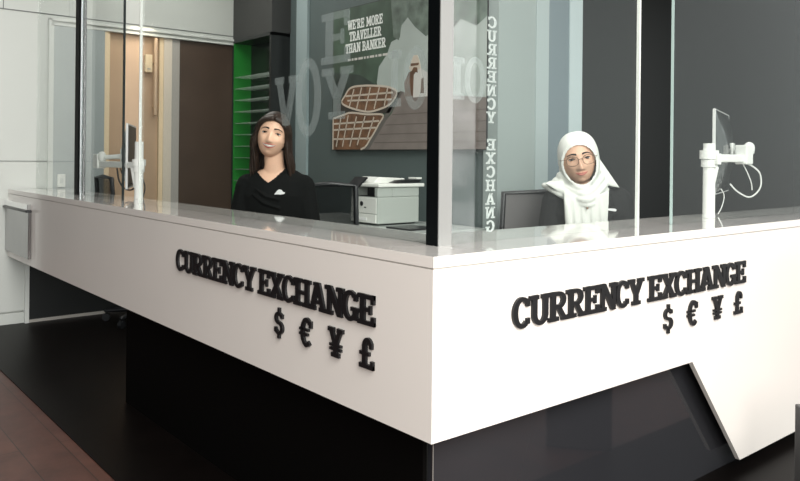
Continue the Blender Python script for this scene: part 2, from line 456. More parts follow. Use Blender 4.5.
for z in (1.43, 1.74): s_.tube([(2.098, YE-.005, z), (2.098, YE+.04, z)], .008, 10)
s_.build('handle_standoff', 'cream', hb, smooth=True)
r = thing('card_reader', 'small cream card reader beside the bar handle on the tan door', 'card reader', (2.05, YE+.02, 1.68))
MB().box(2.025, 2.078, YE-.0, YE+.032, 1.672, 1.80).build('case', 'cream', r, bevel=.006)
MB().box(2.040, 2.062, YE-.003, YE+.001, 1.692, 1.702).build('indicator', 'greige', r)
d = tag(thing('door_2', 'dark glossy brown door panel left of the green shelf cabinet', 'door', (2.5, YE+.04, 0)), kind='structure')
MB().box(2.287, 2.712, YE+.02, YE+.07, .0, 1.93).build('door_leaf', 'brown_panel', d)
o = thing('wall_outlet', 'small white switch plate low on the bluish grey panel', 'switch', (1.465, YE-.008, .866))
MB().box(1.440, 1.490, YE-.016, YE-.007, .866, .950).build('plate', 'white_plastic', o, bevel=.003)
MB().box(1.455, 1.475, YE-.020, YE-.015, .890, .926).build('rocker', 'trim_white', o, bevel=.002)

# poster wall, dark back walls, ceiling
struct('wall_poster', MB().box(XP, XP+.12, YB+.02, YE, 0, 2.6), 'wall_teal', 'dark grey green wall carrying the travel poster', 'wall')
struct('wall_bulkhead', MB().box(2.705, XP, 4.69, YE-.002, 1.968, 2.6), 'bulkhead', 'dark bulkhead above the green shelf cabinet', 'wall')
struct('trim_8', MB().box(XP-.02, XP, 4.44, 4.58, 0, 2.6), 'pale_strip', 'pale vertical strip on the wall left of the poster', 'trim')
struct('wall_back', MB().box(XP-.02, 3.13, YB, YB+.10, 0, 2.6), 'wall_pale', 'pale grey wall behind the woman in the white headscarf', 'wall')
struct('trim_9', MB().box(3.13, 3.235, YB-.004, YB+.10, 0, 2.6), 'strip_pale2', 'pale vertical strip right of the pale grey wall', 'trim')
struct('wall_blue', MB().box(3.235, 3.417, YB+.002, YB+.12, 0, 2.6), 'wall_bluegrey', 'blue grey wall strip behind the headscarf', 'wall')
struct('trim_10', MB().box(3.417, 3.53, YB-.004, YB+.12, 0, 2.6), 'strip_light', 'light vertical band behind the headscarf', 'trim')  # plain light strip from floor to ceiling
struct('wall_dark', MB().box(3.53, 7.0, YB+.25, YB+.35, 0, 2.6), 'wall_dark', 'dark back wall of the kiosk on the right', 'wall')
struct('wall_side', MB().box(6.9, 7.0, 1.45, YB+.25, 0, 2.6), 'wall_dark', 'dark far side wall of the kiosk', 'wall')
struct('ceiling', MB().box(1.0, 7.0, 1.15, 5.7, 2.6, 2.68), 'ceiling_white', 'kiosk ceiling above the counters', 'ceiling')

# ================================================================== COUNTER
c = thing('service_counter', 'long white glossy corner counter with marble top wrapping round the kiosk', 'counter', (XF, YF, 0))
LX = 4.3
top = [(XF, YF), (LX, YF), (LX, 1.63), (1.475, 1.63), (1.475, YE-.02), (XF, YE-.02)]
MB().prism(top, (0, 0, .832), (1,0,0), (0,1,0), .026).build('countertop', 'marble_top', c)
MB().prism([(XF+.004, YF+.004), (LX, YF+.004), (LX, 1.5), (1.4, 1.5), (1.4, YE-.03), (XF+.004, YE-.03)], (0, 0, .8285), (1,0,0), (0,1,0), .0033).build('shadow_joint', 'joint_grey', c)
# pale edge band closing the top at the front
e = MB(); e.box(XF-.0006, XF, YF-.0006, YE-.02, .832, .8575); e.box(XF-.0006, LX, YF-.0006, YF, .832, .8575)
e.build('edge_band', 'white_laminate', c)
MB().box(XF, XF+.016, YF+.0162, YE-.02, .435, .8285).build('front_panel', 'white_laminate', c)
poly = [(XF, .8285), (LX, .8285), (LX, .040), (2.600, .040), (2.275, .435), (XF, .435)]
MB().prism(poly, (0, YF+.016, 0), (1,0,0), (0,0,1), .016).build('front_panel', 'white_laminate', c)
MB().box(1.2082, LX, YF+.061, YF+.081, 0.0, .8285).build('base_panel', 'black_gloss_panel', c)
MB().box(1.2074, 1.2081, YF+.0605, YF+.0625, 0.0, .43).build('corner_edge', 'greige', c)
MB().box(1.195, 1.2070, YF+.083, 3.3, 0.0, .8285).build('modesty_panel', 'black_matte', c)
MB().box(1.163, 1.474, YF+.083, YE-.05, .8265, .8284).build('underside_board', 'black_matte', c)

# letterings on both fronts
AX_L, AX_R, UP = Vector((0,-1,0)), Vector((1,0,0)), Vector((0,0,1))
def front_sign(label, ox, ax, width, syms, face, parts):
    # ax x up points outwards from the front
    base = Vector(ox)
    t = thing('lettering_sign', label, 'sign', base)
    for word, a_, b_ in parts:
        lettering(word, base + Vector(ax)*a_, ax, UP, b_-a_, .0765, .007, t, 'letter', 'sign_black', kern=-.05)
    for ch, off, z, hh, ws in syms:
        q = put_glyph(ch, base + Vector(ax)*off + UP*(z - base.z), ax, UP, hh, .007, ws)
        q.build('currency_symbol', 'sign_black', t)
    return t
front_sign('black raised lettering on the shaded left front of the white counter', (XF-.0005, 2.653, .6625), AX_L, 1.190,
    [('$',   .708, .560, .068, 1.16), ('€', .853, .5545, .079, 1.02), ('¥', .990, .5545, .077, 1.06), ('£', 1.128, .5545, .077, 1.04)], 'L', (('CURRENCY', 0, .585), ('EXCHANGE', .610, 1.188)))
front_sign('black raised lettering on the bright right front of the white counter', (1.412, YF-.0005, .658), AX_R, 1.207,
    [('$', .684, .560, .068, 1.16), ('€', .828, .5545, .079, 1.02), ('¥', .980, .5545, .077, 1.06), ('£', 1.128, .5545, .077, 1.04)], 'R', (('CURRENCY', -.004, .567), ('EXCHANGE', .598, 1.206)))

# steel hatch at the far left end of the front
t = thing('steel_hatch', 'mirror polished steel hatch with black lip at the far left of the counter', 'hatch', (1.13, 5.0, .46))
MB().box(1.128, XF-.001, 4.69, 5.25, .475, .755).build('door_plate', 'steel', t, bevel=.003)
MB().box(1.122, XF-.001, 4.69, 5.25, .757, .792).build('top_plate', 'chrome', t, bevel=.003)
MB().box(1.112, XF-.001, 4.685, 5.25, .744, .757).build('lip', 'dark_plastic', t, bevel=.003)

t = tag(MB().obox((RT*1.2615 + FW*2.18 + Vector((0,0,.172))), .05, .12, .172, Matrix((tuple(RT), tuple(FW), (0,0,1))).transposed()).build('floor_box', 'box_grey', None, bevel=.004),
        'dark grey box standing on the floor at the right edge in front of the counter', 'box')

# ================================================================== GLASS SCREEN
GZ = 2.45
p = thing('corner_post', 'square black post with aluminium side where the two glass screens meet', 'post', (1.313, 1.423, ZT))
MB().box(1.291, 1.337, 1.4025, 1.446, ZT, GZ).build('post', 'post_black', p)
MB().box(1.292, 1.3375, 1.3995, 1.4024, ZT, GZ).build('cover_strip', 'light_grey_metal', p)
p = thing('screen_post', 'slim black post with steel edge between the left glass panes', 'post', (1.315, 4.36, ZT))
MB().box(1.297, 1.333, 4.352, 4.415, ZT, GZ).build('post', 'post_black', p)
MB().box(1.306, 1.318, 4.346, 4.352, ZT, GZ).build('steel_edge', 'steel_light', p)
MB().box(1.318, 1.333, 4.340, 4.352, ZT, GZ).build('gasket', 'post_black', p)
def pane(label, x0, x1, y0, y1, skip=0, stop=2, em='edge_pale'):
    t = thing('glass_screen', label, 'glass screen', ((x0+x1)/2, (y0+y1)/2, ZT))
    MB().box(x0, x1, y0, y1, ZT+.0005, GZ).build('pane', 'glass', t)
    if x1-x0 < y1-y0: es = [(x0, x1, y0-.002, y0-.0002), (x0, x1, y1+.0002, y1+.002)]
    else: es = [(x0-.002, x0-.0002, y0, y1), (x1+.0002, x1+.002, y0, y1)]
    for q in es[skip:stop]: MB().box(q[0], q[1], q[2]-(.006 if em == 'edge_dark' else 0), q[3], ZT+.0005, GZ).build('polished_edge', em, t)
    return t
gl = pane('large clear glass screen on the left counter between corner post and first gap', 1.309, 1.319, 1.450, 3.475, 0, 1)
pane('narrow clear glass screen between the slim post and the gap by left monitor', 1.309, 1.319, 3.700, 4.336, 0, 1, 'edge_dark')
pane('clear glass screen at the far left beyond the slim black post', 1.309, 1.319, 4.417, YE-.012, 0, 0)
gr = pane('clear glass screen on the right counter next to the corner post', 1.342, 2.206, 1.418, 1.428, 0, 1)
pane('clear glass screen on the right counter in front of right monitor', 2.420, 4.25, 1.418, 1.428)
# steel bead on the gap edge
MB().box(2.2062, 2.2122, 1.417, 1.429, ZT+.0005, GZ).build('edge_bead', 'white_paint_metal', gr)
MB().box(1.308, 1.320, 3.4752, 3.4822, ZT+.0005, GZ).build('edge_bead', 'white_paint_metal', gl)

# sign reflections built into the left pane as large sheer letters
gx = 1.3205
def big(ch, y, z, h, w, parent=gl, nm='reflection_letter'):
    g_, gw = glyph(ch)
    put_glyph(ch, (gx, y, z), AX_L, UP, h, .0004, w/(h*gw), 0, None).map(Matrix.Translation((.0006, 0, 0))).build(nm, 'reflection_faint', parent)
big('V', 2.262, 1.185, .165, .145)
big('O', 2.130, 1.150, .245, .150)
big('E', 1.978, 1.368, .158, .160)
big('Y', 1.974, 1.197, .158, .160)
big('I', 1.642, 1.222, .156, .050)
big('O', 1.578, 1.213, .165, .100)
# sign reflections modelled on the right pane: vertical mirrored row, two large letters
gy = 1.4285
zt = 1.470; hh = .0315
for i, ch in enumerate('CURRENCY EXCHANGE'):
    z = zt - i*.0372
    if ch == ' ': continue
    g_, gw = glyph(ch)
    if z - hh < ZT+.002: continue
    put_glyph(ch, (1.528, gy, z-hh), (-1,0,0), UP, hh, .0004, .036/(hh*gw)).build('reflection_letter', 'reflection_white', gr)
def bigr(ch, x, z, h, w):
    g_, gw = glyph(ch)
    put_glyph(ch, (x, gy+.0008, z), (-1,0,0), UP, h, .0004, w/(h*gw)).build('reflection_letter', 'reflection_faint', gr)
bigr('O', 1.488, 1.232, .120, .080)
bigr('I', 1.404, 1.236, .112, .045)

# ================================================================== SHELF CABINET
k = thing('display_cabinet', 'tall black wall cabinet with bright green inner side and glass shelves', 'cabinet', (2.78, 4.98, 0))
y0, y1, x0 = 4.695, YE-.006, 2.705
MB().box(x0, XP-.001, y0, y0+.022, .1, 1.966).build('side_panel', 'cabinet_black', k)
MB().box(x0, XP-.001, y1-.004, y1, .1, 1.966).build('side_panel', 'cabinet_black', k)
MB().box(x0+.002, XP-.006, y1-.010, y1-.0045, .1, 1.944).build('side_lining', 'green', k)
MB().box(x0, XP-.001, y0, y1, 1.945, 1.967).build('top_panel', 'cabinet_black', k)
MB().box(XP-.006, XP-.001, y0+.022, y1-.004, .1, 1.945).build('back_panel', 'cabinet_back', k)
MB().box(x0, XP-.001, y0, y1, 0, .099).build('plinth', 'cabinet_black', k)
z = 1.683
while z > .5:
    MB().box(x0+.010, XP-.007, y0+.023, y1-.011, z-.0025, z+.0025).build('glass_shelf', 'shelf_sheer', k)
    z -= .0875

# ================================================================== POSTER
t = thing('travel_poster', 'large canvas poster of moored wooden boats on the dark wall', 'poster', (XP-.015, 3.41, 1.585))
PW, PZ0, PZ1 = 1.40, 1.128, 2.040
MB().box(XP-.028, XP-.001, 4.11-PW, 4.11, PZ0, PZ1).build('canvas', 'poster_edge', t)
px_ = XP-.028
pr = MB()
def lay(pts, lev, mi): pr.prism(pts, (px_, 4.11, 0), (0,-1,0), (0,0,1), .0003+.0002*lev, mi)
lay([(0.004, PZ0+.003), (PW-.004, PZ0+.003), (PW-.004, PZ1-.003), (.004, PZ1-.003)], 0, 0)
lay([(.707, 1.892), (.69, 1.791), (.61, 1.773), (.569, 1.702), (.492, 1.634), (.474, 1.54), (.52, 1.40), (1.396, 1.40), (1.396, 1.92), (.74, 2.0)], 1, 1)
lay([(.60, 2.036), (.63, 1.80), (.68, 1.775), (.705, 1.86), (.76, 1.90), (.82, 1.84), (.92, 1.77), (1.00, 1.80), (1.11, 1.76), (1.2, 1.83), (1.32, 1.78), (1.396, 1.82), (1.396, 2.036)], 2, 2)
lay([(.40, 1.99), (.60, 1.96), (.56, 1.80), (.40, 1.84)], 1, 0)
lay([(.004, 1.64), (.30, 1.60), (.46, 1.53), (.40, 1.34), (.004, 1.34)], 2, 3)
lay([(.62, 1.345), (.714, 1.468), (1.396, 1.40), (1.396, 1.131), (.33, 1.131)], 3, 4)
lay([(.700, 1.475), (.726, 1.468), (.40, 1.131), (.33, 1.131)], 4, 5)
for q in (1.17, 1.22, 1.275, 1.335):
    xs = .36 + (q-1.13)*1.05 + .05
    lay([(xs, q), (1.396, q), (1.396, q+.006), (xs, q+.006)], 4, 6)
# boats
def boat(out, lev, ribs, keep=None):
    k = len(out); sm = []
    for i in range(k):
        p0, p1, p2, p3 = (Vector(out[(i+j) % k]) for j in (-1, 0, 1, 2))
        if keep and (i in keep): sm.append(tuple(p1)); continue
        for j in range(4):
            t_ = j/4
            sm.append(tuple(.5*((2*p1) + (p2-p0)*t_ + (2*p0-5*p1+4*p2-p3)*t_*t_ + (3*p1-p0-3*p2+p3)*t_**3)))
    out = sm
    lay(out, lev, 7)
    k = len(out)
    for i in range(k):
        a, b_ = Vector(out[i]), Vector(out[(i+1) % k]); d_ = (b_-a); 
        if d_.length < .004 or a.y < 1.14 and b_.y < 1.14: continue
        n_ = Vector((-d_.y, d_.x)).normalized()*.006
        lay([tuple(a+n_), tuple(b_+n_), tuple(b_-n_), tuple(a-n_)], lev+2, 8)
    for (ax_, ay_, bx_, by_) in ribs:
        a, b_ = Vector((ax_, ay_)), Vector((bx_, by_)); d_ = (b_-a); n_ = Vector((-d_.y, d_.x)).normalized()*.0055
        lay([tuple(a+n_), tuple(b_+n_), tuple(b_-n_), tuple(a-n_)], lev+1, 8)
lay([(.05, 1.43), (.70, 1.47), (.60, 1.35), (.05, 1.33)], 4, 9)
boat([(.108, 1.434), (.14, 1.475), (.205, 1.525), (.343, 1.530), (.494, 1.518), (.60, 1.502), (.668, 1.468), (.612, 1.405), (.497, 1.375), (.376, 1.366), (.207, 1.397)], 5,
     [(.24, 1.515, .19, 1.405), (.32, 1.52, .27, 1.39), (.41, 1.515, .36, 1.375), (.50, 1.51, .45, 1.38), (.58, 1.50, .55, 1.395), (.15, 1.475, .63, 1.47), (.17, 1.445, .62, 1.43)])
boat([(.012, 1.335), (.186, 1.366), (.376, 1.350), (.537, 1.340), (.498, 1.286), (.42, 1.202), (.318, 1.132), (.012, 1.132)], 6,
     [(.10, 1.34, .05, 1.15), (.18, 1.35, .12, 1.15), (.27, 1.34, .20, 1.15), (.36, 1.34, .28, 1.16), (.45, 1.33, .38, 1.19), (.02, 1.30, .50, 1.305), (.02, 1.26, .47, 1.265), (.02, 1.20, .41, 1.20)], (6, 7, 0))
# sitting figure with straw hat, seen from behind
lay([(.745, 1.44), (.735, 1.52), (.775, 1.580), (.83, 1.585), (.850, 1.44)], 5, 10)
lay([(.815, 1.43), (.82, 1.56), (.870, 1.600), (.935, 1.565), (.965, 1.50), (.960, 1.43)], 6, 11)
lay([(.88, 1.45), (.885, 1.53), (.905, 1.54), (.91, 1.45)], 7, 10)
lay([(.775, 1.600), (.795, 1.640), (.815, 1.672), (.850, 1.672), (.870, 1.635), (.880, 1.595), (.84, 1.580), (.80, 1.582)], 7, 8)
lay([(.79, 1.612), (.86, 1.612), (.865, 1.626), (.79, 1.628)], 8, 10)
lay([(.80, 1.582), (.82, 1.605), (.85, 1.600), (.855, 1.57)], 9, 7)
pr.build('print', ['print_green', 'print_sky', 'print_leaf', 'print_dark', 'print_pier', 'print_pier_edge', 'print_plank', 'print_boat', 'print_cream', 'print_hull', 'print_brown', 'print_white'], t)
tx = MB()
def pline(s, x0, x1, z0, h):
    ws = [glyph(c_)[1]+.04 for c_ in s]; k_ = (x1-x0)/(h*sum(ws)); x_ = x0
    for c_, w_ in zip(s, ws):
        if c_ != ' ': put_glyph(c_, (px_-.001, 4.11-x_, z0), (0,-1,0), UP, h, .0012, k_, 0, tx)
        x_ += w_*h*k_
pline("WE'RE MORE", .165, .530, 1.896, .060)
pline('TRAVELLER', .185, .515, 1.822, .060)
pline('THAN BANKER', .145, .560, 1.748, .060)
tx.build('lettering', 'letter_white', t)
dsh = MB(); x_ = .17
while x_ < .54:
    l_ = random.choice((.018, .03, .045)); dsh.prism([(x_, 1.697), (x_+l_, 1.697), (x_+l_, 1.711), (x_, 1.711)], (px_-.001, 4.11, 0), (0,-1,0), UP, .001); x_ += l_+.012
dsh.build('small_print', 'print_white', t)

# ================================================================== DESK, PRINTER
t = thing('back_desk', 'pale grey desk against the dark wall under the printer', 'desk', (2.6, 3.4, 0))
MB().box(2.34, XP-.002, 2.72, 4.05, .695, .72).build('desktop', 'desk', t, bevel=.002)
MB().box(2.36, XP-.01, 2.74, 2.765, 0, .695).build('side_panel', 'grey_plastic', t)
MB().box(2.36, XP-.01, 4.005, 4.03, 0, .695).build('side_panel', 'grey_plastic', t)
t = tag(MB().box(2.42, 2.60, 2.83, 3.02, .7205, .7285).build('dark_folder', 'dark_plastic', None, bevel=.002), 'thin dark folder lying on the grey desk right of the printer', 'folder')

def printer():
    t = thing('laser_printer', 'white and grey multifunction laser printer on the desk under the poster', 'printer', (2.60, 3.26, .7205))
    a0, a1, b0, b1, z0 = 2.455, 2.745, 3.135, 3.375, .7205    # front faces -X, right side faces -Y
    m = MB(); m.box(a0, a1, b0, b1, z0+.008, z0+.150); m.box(a0+.10, a1, b0, b1, z0+.150, z0+.202); m.box(a0+.0, a0+.10, b0, b0+.030, z0+.150, z0+.202); m.box(a0, a0+.1, b1-.02, b1, z0+.15, z0+.202)
    m.build('body', 'grey_plastic', t, bevel=.005)
    MB().box(a0+.02, a1-.02, b0+.015, b1-.015, z0, z0+.008).build('foot', 'dark_plastic', t)
    MB().box(a0-.004, a0, b0+.008, b1-.008, z0+.062, z0+.146).build('front_cover', 'white_plastic', t, bevel=.0015)
    dr = MB().box(a0-.006, a0, b0+.008, b1-.008, z0+.012, z0+.058).build('paper_drawer', 'white_plastic', t, bevel=.0015)
    MB().box(a0-.009, a0-.005, b0+.085, b1-.060, z0+.024, z0+.038).build('drawer_grip', 'badge_white', dr)
    q = MB(); q.tube([(a0-.0062, b0+.135, z0+.112), (a0-.0035, b0+.135, z0+.112)], .013, 18); q.build('round_emblem', 'dark_plastic', t)
    MB().box(a0-.0055, a0-.0035, b0+.095, b0+.112, z0+.090, z0+.096).build('model_mark', 'dark_plastic', t)
    MB().box(a0+.099, a0+.101, b0+.031, b1-.021, z0+.151, z0+.200).build('output_slot', 'dark_plastic', t)
    MB().box(a0+.01, a0+.1, b0+.031, b1-.021, z0+.150, z0+.152).build('output_tray', 'mesh_black', t)
    s = MB(); s.box(a0-.004, a1+.03, b0-.012, b1+.006, z0+.203, z0+.222); s.build('scanner_bed', 'white_plastic', t, bevel=.005)
    l = MB(); l.prism([(a0+.03, .222), (a1-.02, .222), (a1-.04, .248), (a0+.07, .256)], (0, b1-.01, z0), (1,0,0), (0,0,1), b1-b0-.09); l.build('feeder_cover', 'white_plastic', t, bevel=.004)
    l = MB(); l.prism([(a0+.13, .224), (a1+.0, .224), (a1+.02, .246), (a0+.17, .238)], (0, b0+.075, z0), (1,0,0), (0,0,1), .075); l.build('feeder_tray', 'dark_plastic', t, bevel=.003)
    MB().box(a1-.02, a1+.02, b0+.0, b0+.07, z0+.244, z0+.254).build('paper_stop', 'white_plastic', t, bevel=.002)
    MB().prism([(a0-.030, .205), (a0+.03, .256), (a0+.04, .250), (a0-.022, .198)], (0, b1+.004, z0), (1,0,0), (0,0,1), .11).build('control_panel', 'screen_black', t, bevel=.003)
printer()

# ================================================================== OFFICE CHAIRS
def chair_proto(name, label, wb, hb, loc, ang, arms=False, panel_m='mesh_sheer'):
    """mesh back office chair, local frame: seat faces -Y, origin on the floor under the seat"""
    t = thing(name, label, 'chair', (0, 0, 0))
    wt = wb*.92
    fr = MB(); zb, zt_ = .56, hb
    fr.capsule([(-wb/2, .24, zb), (-wt/2, .27, zt_), (0, .275, zt_+.008), (wt/2, .27, zt_), (wb/2, .24, zb), (0, .235, zb-.005), (-wb/2, .24, zb)], .014, 8)
    bk = fr.build('backrest', 'dark_plastic', t, smooth=True)
    MB().add([(-wb/2, .236, zb), (wb/2, .236, zb), (wt/2, .266, zt_), (-wt/2, .266, zt_), (-wb/2, .242, zb), (wb/2, .242, zb), (wt/2, .272, zt_), (-wt/2, .272, zt_)],
        [(0,3,2,1),(4,5,6,7),(0,1,5,4),(1,2,6,5),(2,3,7,6),(3,0,4,7)]).build('mesh_panel', panel_m, bk)
    MB().prism([(-wb/2-.0, 0), (wb/2, 0), (wb/2-.03, .44), (-wb/2+.03, .44)], (0, -.22, .40), (1,0,0), (0,1,0), .05).build('seat', 'mesh_black', t, bevel=.015, bseg=3)
    MB().tube([(0, .18, .42), (0, .245, .43), (0, .262, .60)], .02, 8).build('back_bracket', 'dark_plastic', t, smooth=True)
    MB().tube([(0, 0, .08), (0, 0, .405)], .026, 12).build('gas_column', 'dark_plastic', t, smooth=True)
    for i in range(5):
        a = 2*PI*i/5 + .89; ex, ey = .24*math.cos(a), .24*math.sin(a)
        l = MB().capsule([(0, 0, .09), (ex, ey, .065)], [.022, .014], 8).build('leg', 'dark_plastic', t, smooth=True)
        MB().tube([(ex-.012*math.sin(a), ey+.012*math.cos(a), .0255), (ex+.012*math.sin(a), ey-.012*math.cos(a), .0255)], .025, 12).build('castor', 'dark_plastic', l)
    if arms:
        for s in (-1, 1):
            MB().capsule([(s*(wb/2+.03), .10, .44), (s*(wb/2+.045), .08, .66), (s*(wb/2+.045), -.16, .67)], .017, 8).build('armrest', 'dark_plastic', t, smooth=True)
    t.location = loc; t.rotation_euler = (0, 0, ang)
    return t
def dup(root, label, loc, ang):
    r = root.copy(); COL.objects.link(r); r['label'] = label; r.location = loc; r.rotation_euler = (0, 0, ang)
    for ch in root.children:
        q = ch.copy(); COL.objects.link(q); q.parent = r
        for g_ in ch.children:
            e_ = g_.copy(); COL.objects.link(e_); e_.parent = q
    return r
# backrest seen at the left edge of the printer: seat turned towards the desk
def chair_at(bx, by, ang, d=.255):
    # floor position that puts the backrest centre at (bx, by)
    return (bx - (-math.sin(ang))*d, by - math.cos(ang)*d, 0)
a1 = math.radians(148)
ch1 = chair_proto('office_chair', 'black mesh back office chair in front of the printer', .27, .938, chair_at(2.185, 3.175, a1), a1)
a2 = math.atan2(-FW.x, FW.y) + .35
ch2 = dup(ch1, 'black mesh back office chair at the far left near the bluish grey panel', chair_at(1.615, 4.84, 1.62), 1.62)
afw = math.atan2(-FW.x, FW.y)        # turns local +Y to the viewing direction
ch3 = chair_proto('office_chair', 'dark office chair with armrest under the woman in the white headscarf', .46, .915, (2.725, 2.155, 0), afw, True, 'grey_fabric')
ch4 = chair_proto('office_chair', 'dark low office chair under the smiling woman with long brown hair', .24, .80, (1.77, 3.09, 0), afw)

# ================================================================== MONITORS ON ARMS
def monitor(label, pole, pd, armv, armz, ctr, face, wid, hgt, z_top, dark_front, cable_m, blk_out):
    """pole: (x,y); armv: vector from pole to arm end; ctr: panel centre; face: unit vector the screen looks along"""
    t = thing('monitor_arm', label, 'monitor', (pole[0], pole[1], ZT))
    P0 = Vector((pole[0], pole[1], 0))
    MB().tube([P0+UP*(ZT+.012), P0+UP*z_top], pd/2, 20).build('pole', 'white_paint_metal', t, smooth=False)
    MB().tube([P0+UP*(ZT+.0005), P0+UP*(ZT+.012)], pd*.52, 24).build('base_plate', 'white_paint_metal', t)
    cl = MB(); cl.tube([P0+UP*(armz-.035), P0+UP*(armz-.006)], pd*.66, 20); cl.tube([P0+UP*(armz-.004), P0+UP*(armz+.030)], pd*.78, 20)
    clp = cl.build('collar', 'white_paint_metal', t)
    MB().box(P0.x-pd*.3, P0.x+pd*.3, P0.y-pd*.95, P0.y-pd*.5, armz-.025, armz+.018).build('clamp_screw', 'white_paint_metal', clp, bevel=.003)
    A = Vector((armv[0], armv[1], 0)); u = A.normalized(); sd = Vector((-u.y, u.x, 0)); M3 = Matrix((tuple(u), tuple(sd), (0,0,1))).transposed()
    L = A.length
    MB().obox(P0 + u*L*.5 + UP*armz, L*.5, .016, .016, M3).build('arm', 'white_paint_metal', t, bevel=.005)
    E_ = P0 + A
    MB().obox(E_ + UP*(armz+.016), .029, .026, .040, M3).build('elbow_block', 'white_paint_metal', t, bevel=.005)
    n = Vector(face); C0 = Vector(ctr)
    back = C0 - n*.030
    kn = MB(); K = E_ + UP*(armz+.036) + u*blk_out
    kn.capsule([E_ + UP*(armz+.036), K], .016, 12); kn.capsule([K + Vector((0,0,-.004)), K + Vector((0,0,.012))], .022, 12)
    kn.build('knuckle', 'white_paint_metal', t, smooth=True)
    MB().capsule([K, K.lerp(back, .5), back], [.013, .013, .016], 10).build('tilt_head', 'white_paint_metal', t, smooth=True)
    # screen
    rt = UP.cross(n).normalized(); M4 = Matrix((tuple(rt), tuple(n), (0,0,1))).transposed()
    bz = MB().obox(C0, wid/2, .006, hgt/2, M4).build('bezel', 'bezel', t, bevel=.002)
    MB().obox(C0 + n*.0065, wid/2-.008, .0008, hgt/2-.010, M4).build('screen', 'screen_black', bz)
    # curved back shell
    R = []; ns = 13
    for i in range(ns):
        s = i/(ns-1); z = -hgt/2*.97 + hgt*.97*s; d = .006 + .040*math.sin(PI*min(1, max(0, s*1.0)))**.8
        ww = wid/2*.985
        r = []
        for j in range(17):
            q = j/16; x = -ww + 2*ww*q; dd = .006 + (d-.006)*max(0, 1-abs(2*q-1)**3)
            r.append(C0 + rt*x - n*dd + UP*z)
        for j in range(16, -1, -1):
            q = j/16; r.append(C0 + rt*(-ww+2*ww*q) - n*.004 + UP*z)
        R.append(r)
    MB().rings(R).build('back_shell', 'monitor_back', t, smooth=False)
    vm = MB().obox(C0 - n*.046, .04, .006, .04, M4).build('mount_plate', 'white_paint_metal', t, bevel=.003)
    return t, E_, C0, n, rt

# right monitor
vd = (FW*754 + RT*(724-400)).normalized()                   # direction in which the panel is seen edge on
fn = Vector((-vd.y, vd.x, 0))
ang = math.radians(-6)
fnR = Vector((fn.x*math.cos(ang)-fn.y*math.sin(ang), fn.x*math.sin(ang)+fn.y*math.cos(ang), 0))
cR = FW*3.22 + RT*((721-400)/754*3.22)
tR, eR, _, _, _ = monitor('slim dark monitor with white pole arm on the right counter', (2.824, 1.50), .046, (.285, .0), 1.093, (cR.x, cR.y, 1.118), fnR, .50, .345, 1.150, False, None, .045)
cb = MB()
def wpt(px, py, D):
    u_, v_ = px-400, py-158.1; kk = .0103
    a_ = (u_+kk*v_); b_ = (v_-kk*u_)
    return Vector((0,0,CAMZ)) + FW*D + RT*(a_/754*D) - UP*(b_/754*D)
def spline(pts, n=6):
    pts = [Vector(p) for p in pts]; out = []
    for i in range(len(pts)-1):
        p0, p1, p2, p3 = pts[max(i-1,0)], pts[i], pts[i+1], pts[min(i+2, len(pts)-1)]
        for j in range(n):
            t_ = j/n
            out.append(.5*((2*p1) + (p2-p0)*t_ + (2*p0-5*p1+4*p2-p3)*t_*t_ + (3*p1-p0-3*p2+p3)*t_**3))
    out.append(pts[-1]); return out
cb.tube(spline([wpt(730,184,3.12), wpt(738,192,3.14), wpt(750,197,3.15), wpt(760,188,3.15), wpt(760,174,3.15), wpt(752,166,3.15), wpt(742,162,3.14)]), .0035, 8)
cb.tube(spline([wpt(743,164,3.15), wpt(747,172,3.15), wpt(751,182,3.15), wpt(752,190,3.15)]), .0025, 8)
cb.tube(spline([wpt(719,186,3.12), wpt(724,195,3.12), wpt(722,206,3.10), wpt(718,214,3.08)]), .0020, 8)
cb.build('cable', 'cable_white', tR, smooth=True)
lv = MB().capsule([wpt(716,168,2.98), wpt(713,182,2.98)], .010, 10); lv.build('clamp_lever', 'white_paint_metal', tR, smooth=True)

# left monitor
vd = (FW*754 + RT*(131-400)).normalized(); fn = Vector((vd.y, -vd.x, 0))
ang = math.radians(-5)
fnL = Vector((fn.x*math.cos(ang)-fn.y*math.sin(ang), fn.x*math.sin(ang)+fn.y*math.cos(ang), 0))
cL = FW*4.16 + RT*((131.0-400)/754*4.16)
tL, eL, _, _, _ = monitor('slim dark monitor with white pole arm on the left counter', (1.44, 3.823), .043, (-.045, .47), 1.030, (cL.x, cL.y, 1.075), fnL, .48, .345, 1.150, True, None, -.030)
cb = MB()
cb.tube(spline([wpt(117,168,4.1), wpt(119,180,4.1), wpt(124,188,4.1), wpt(131,190,4.1), wpt(135,186,4.1), wpt(135,178,4.1)]), .0045, 8)
cb.tube(spline([wpt(120,168,4.1), wpt(125,179,4.1), wpt(133,184,4.1)]), .0035, 8)
cb.tube(spline([wpt(143,179,3.9), wpt(145,188,3.9), wpt(143,197.5,3.9)]), .0035, 8)
cb.build('cable', 'dark_plastic', tL, smooth=True)
lv = MB().capsule([wpt(132.5,168,3.9), wpt(135.5,187,3.9)], .010, 10); lv.build('clamp_lever', 'white_paint_metal', tL, smooth=True)

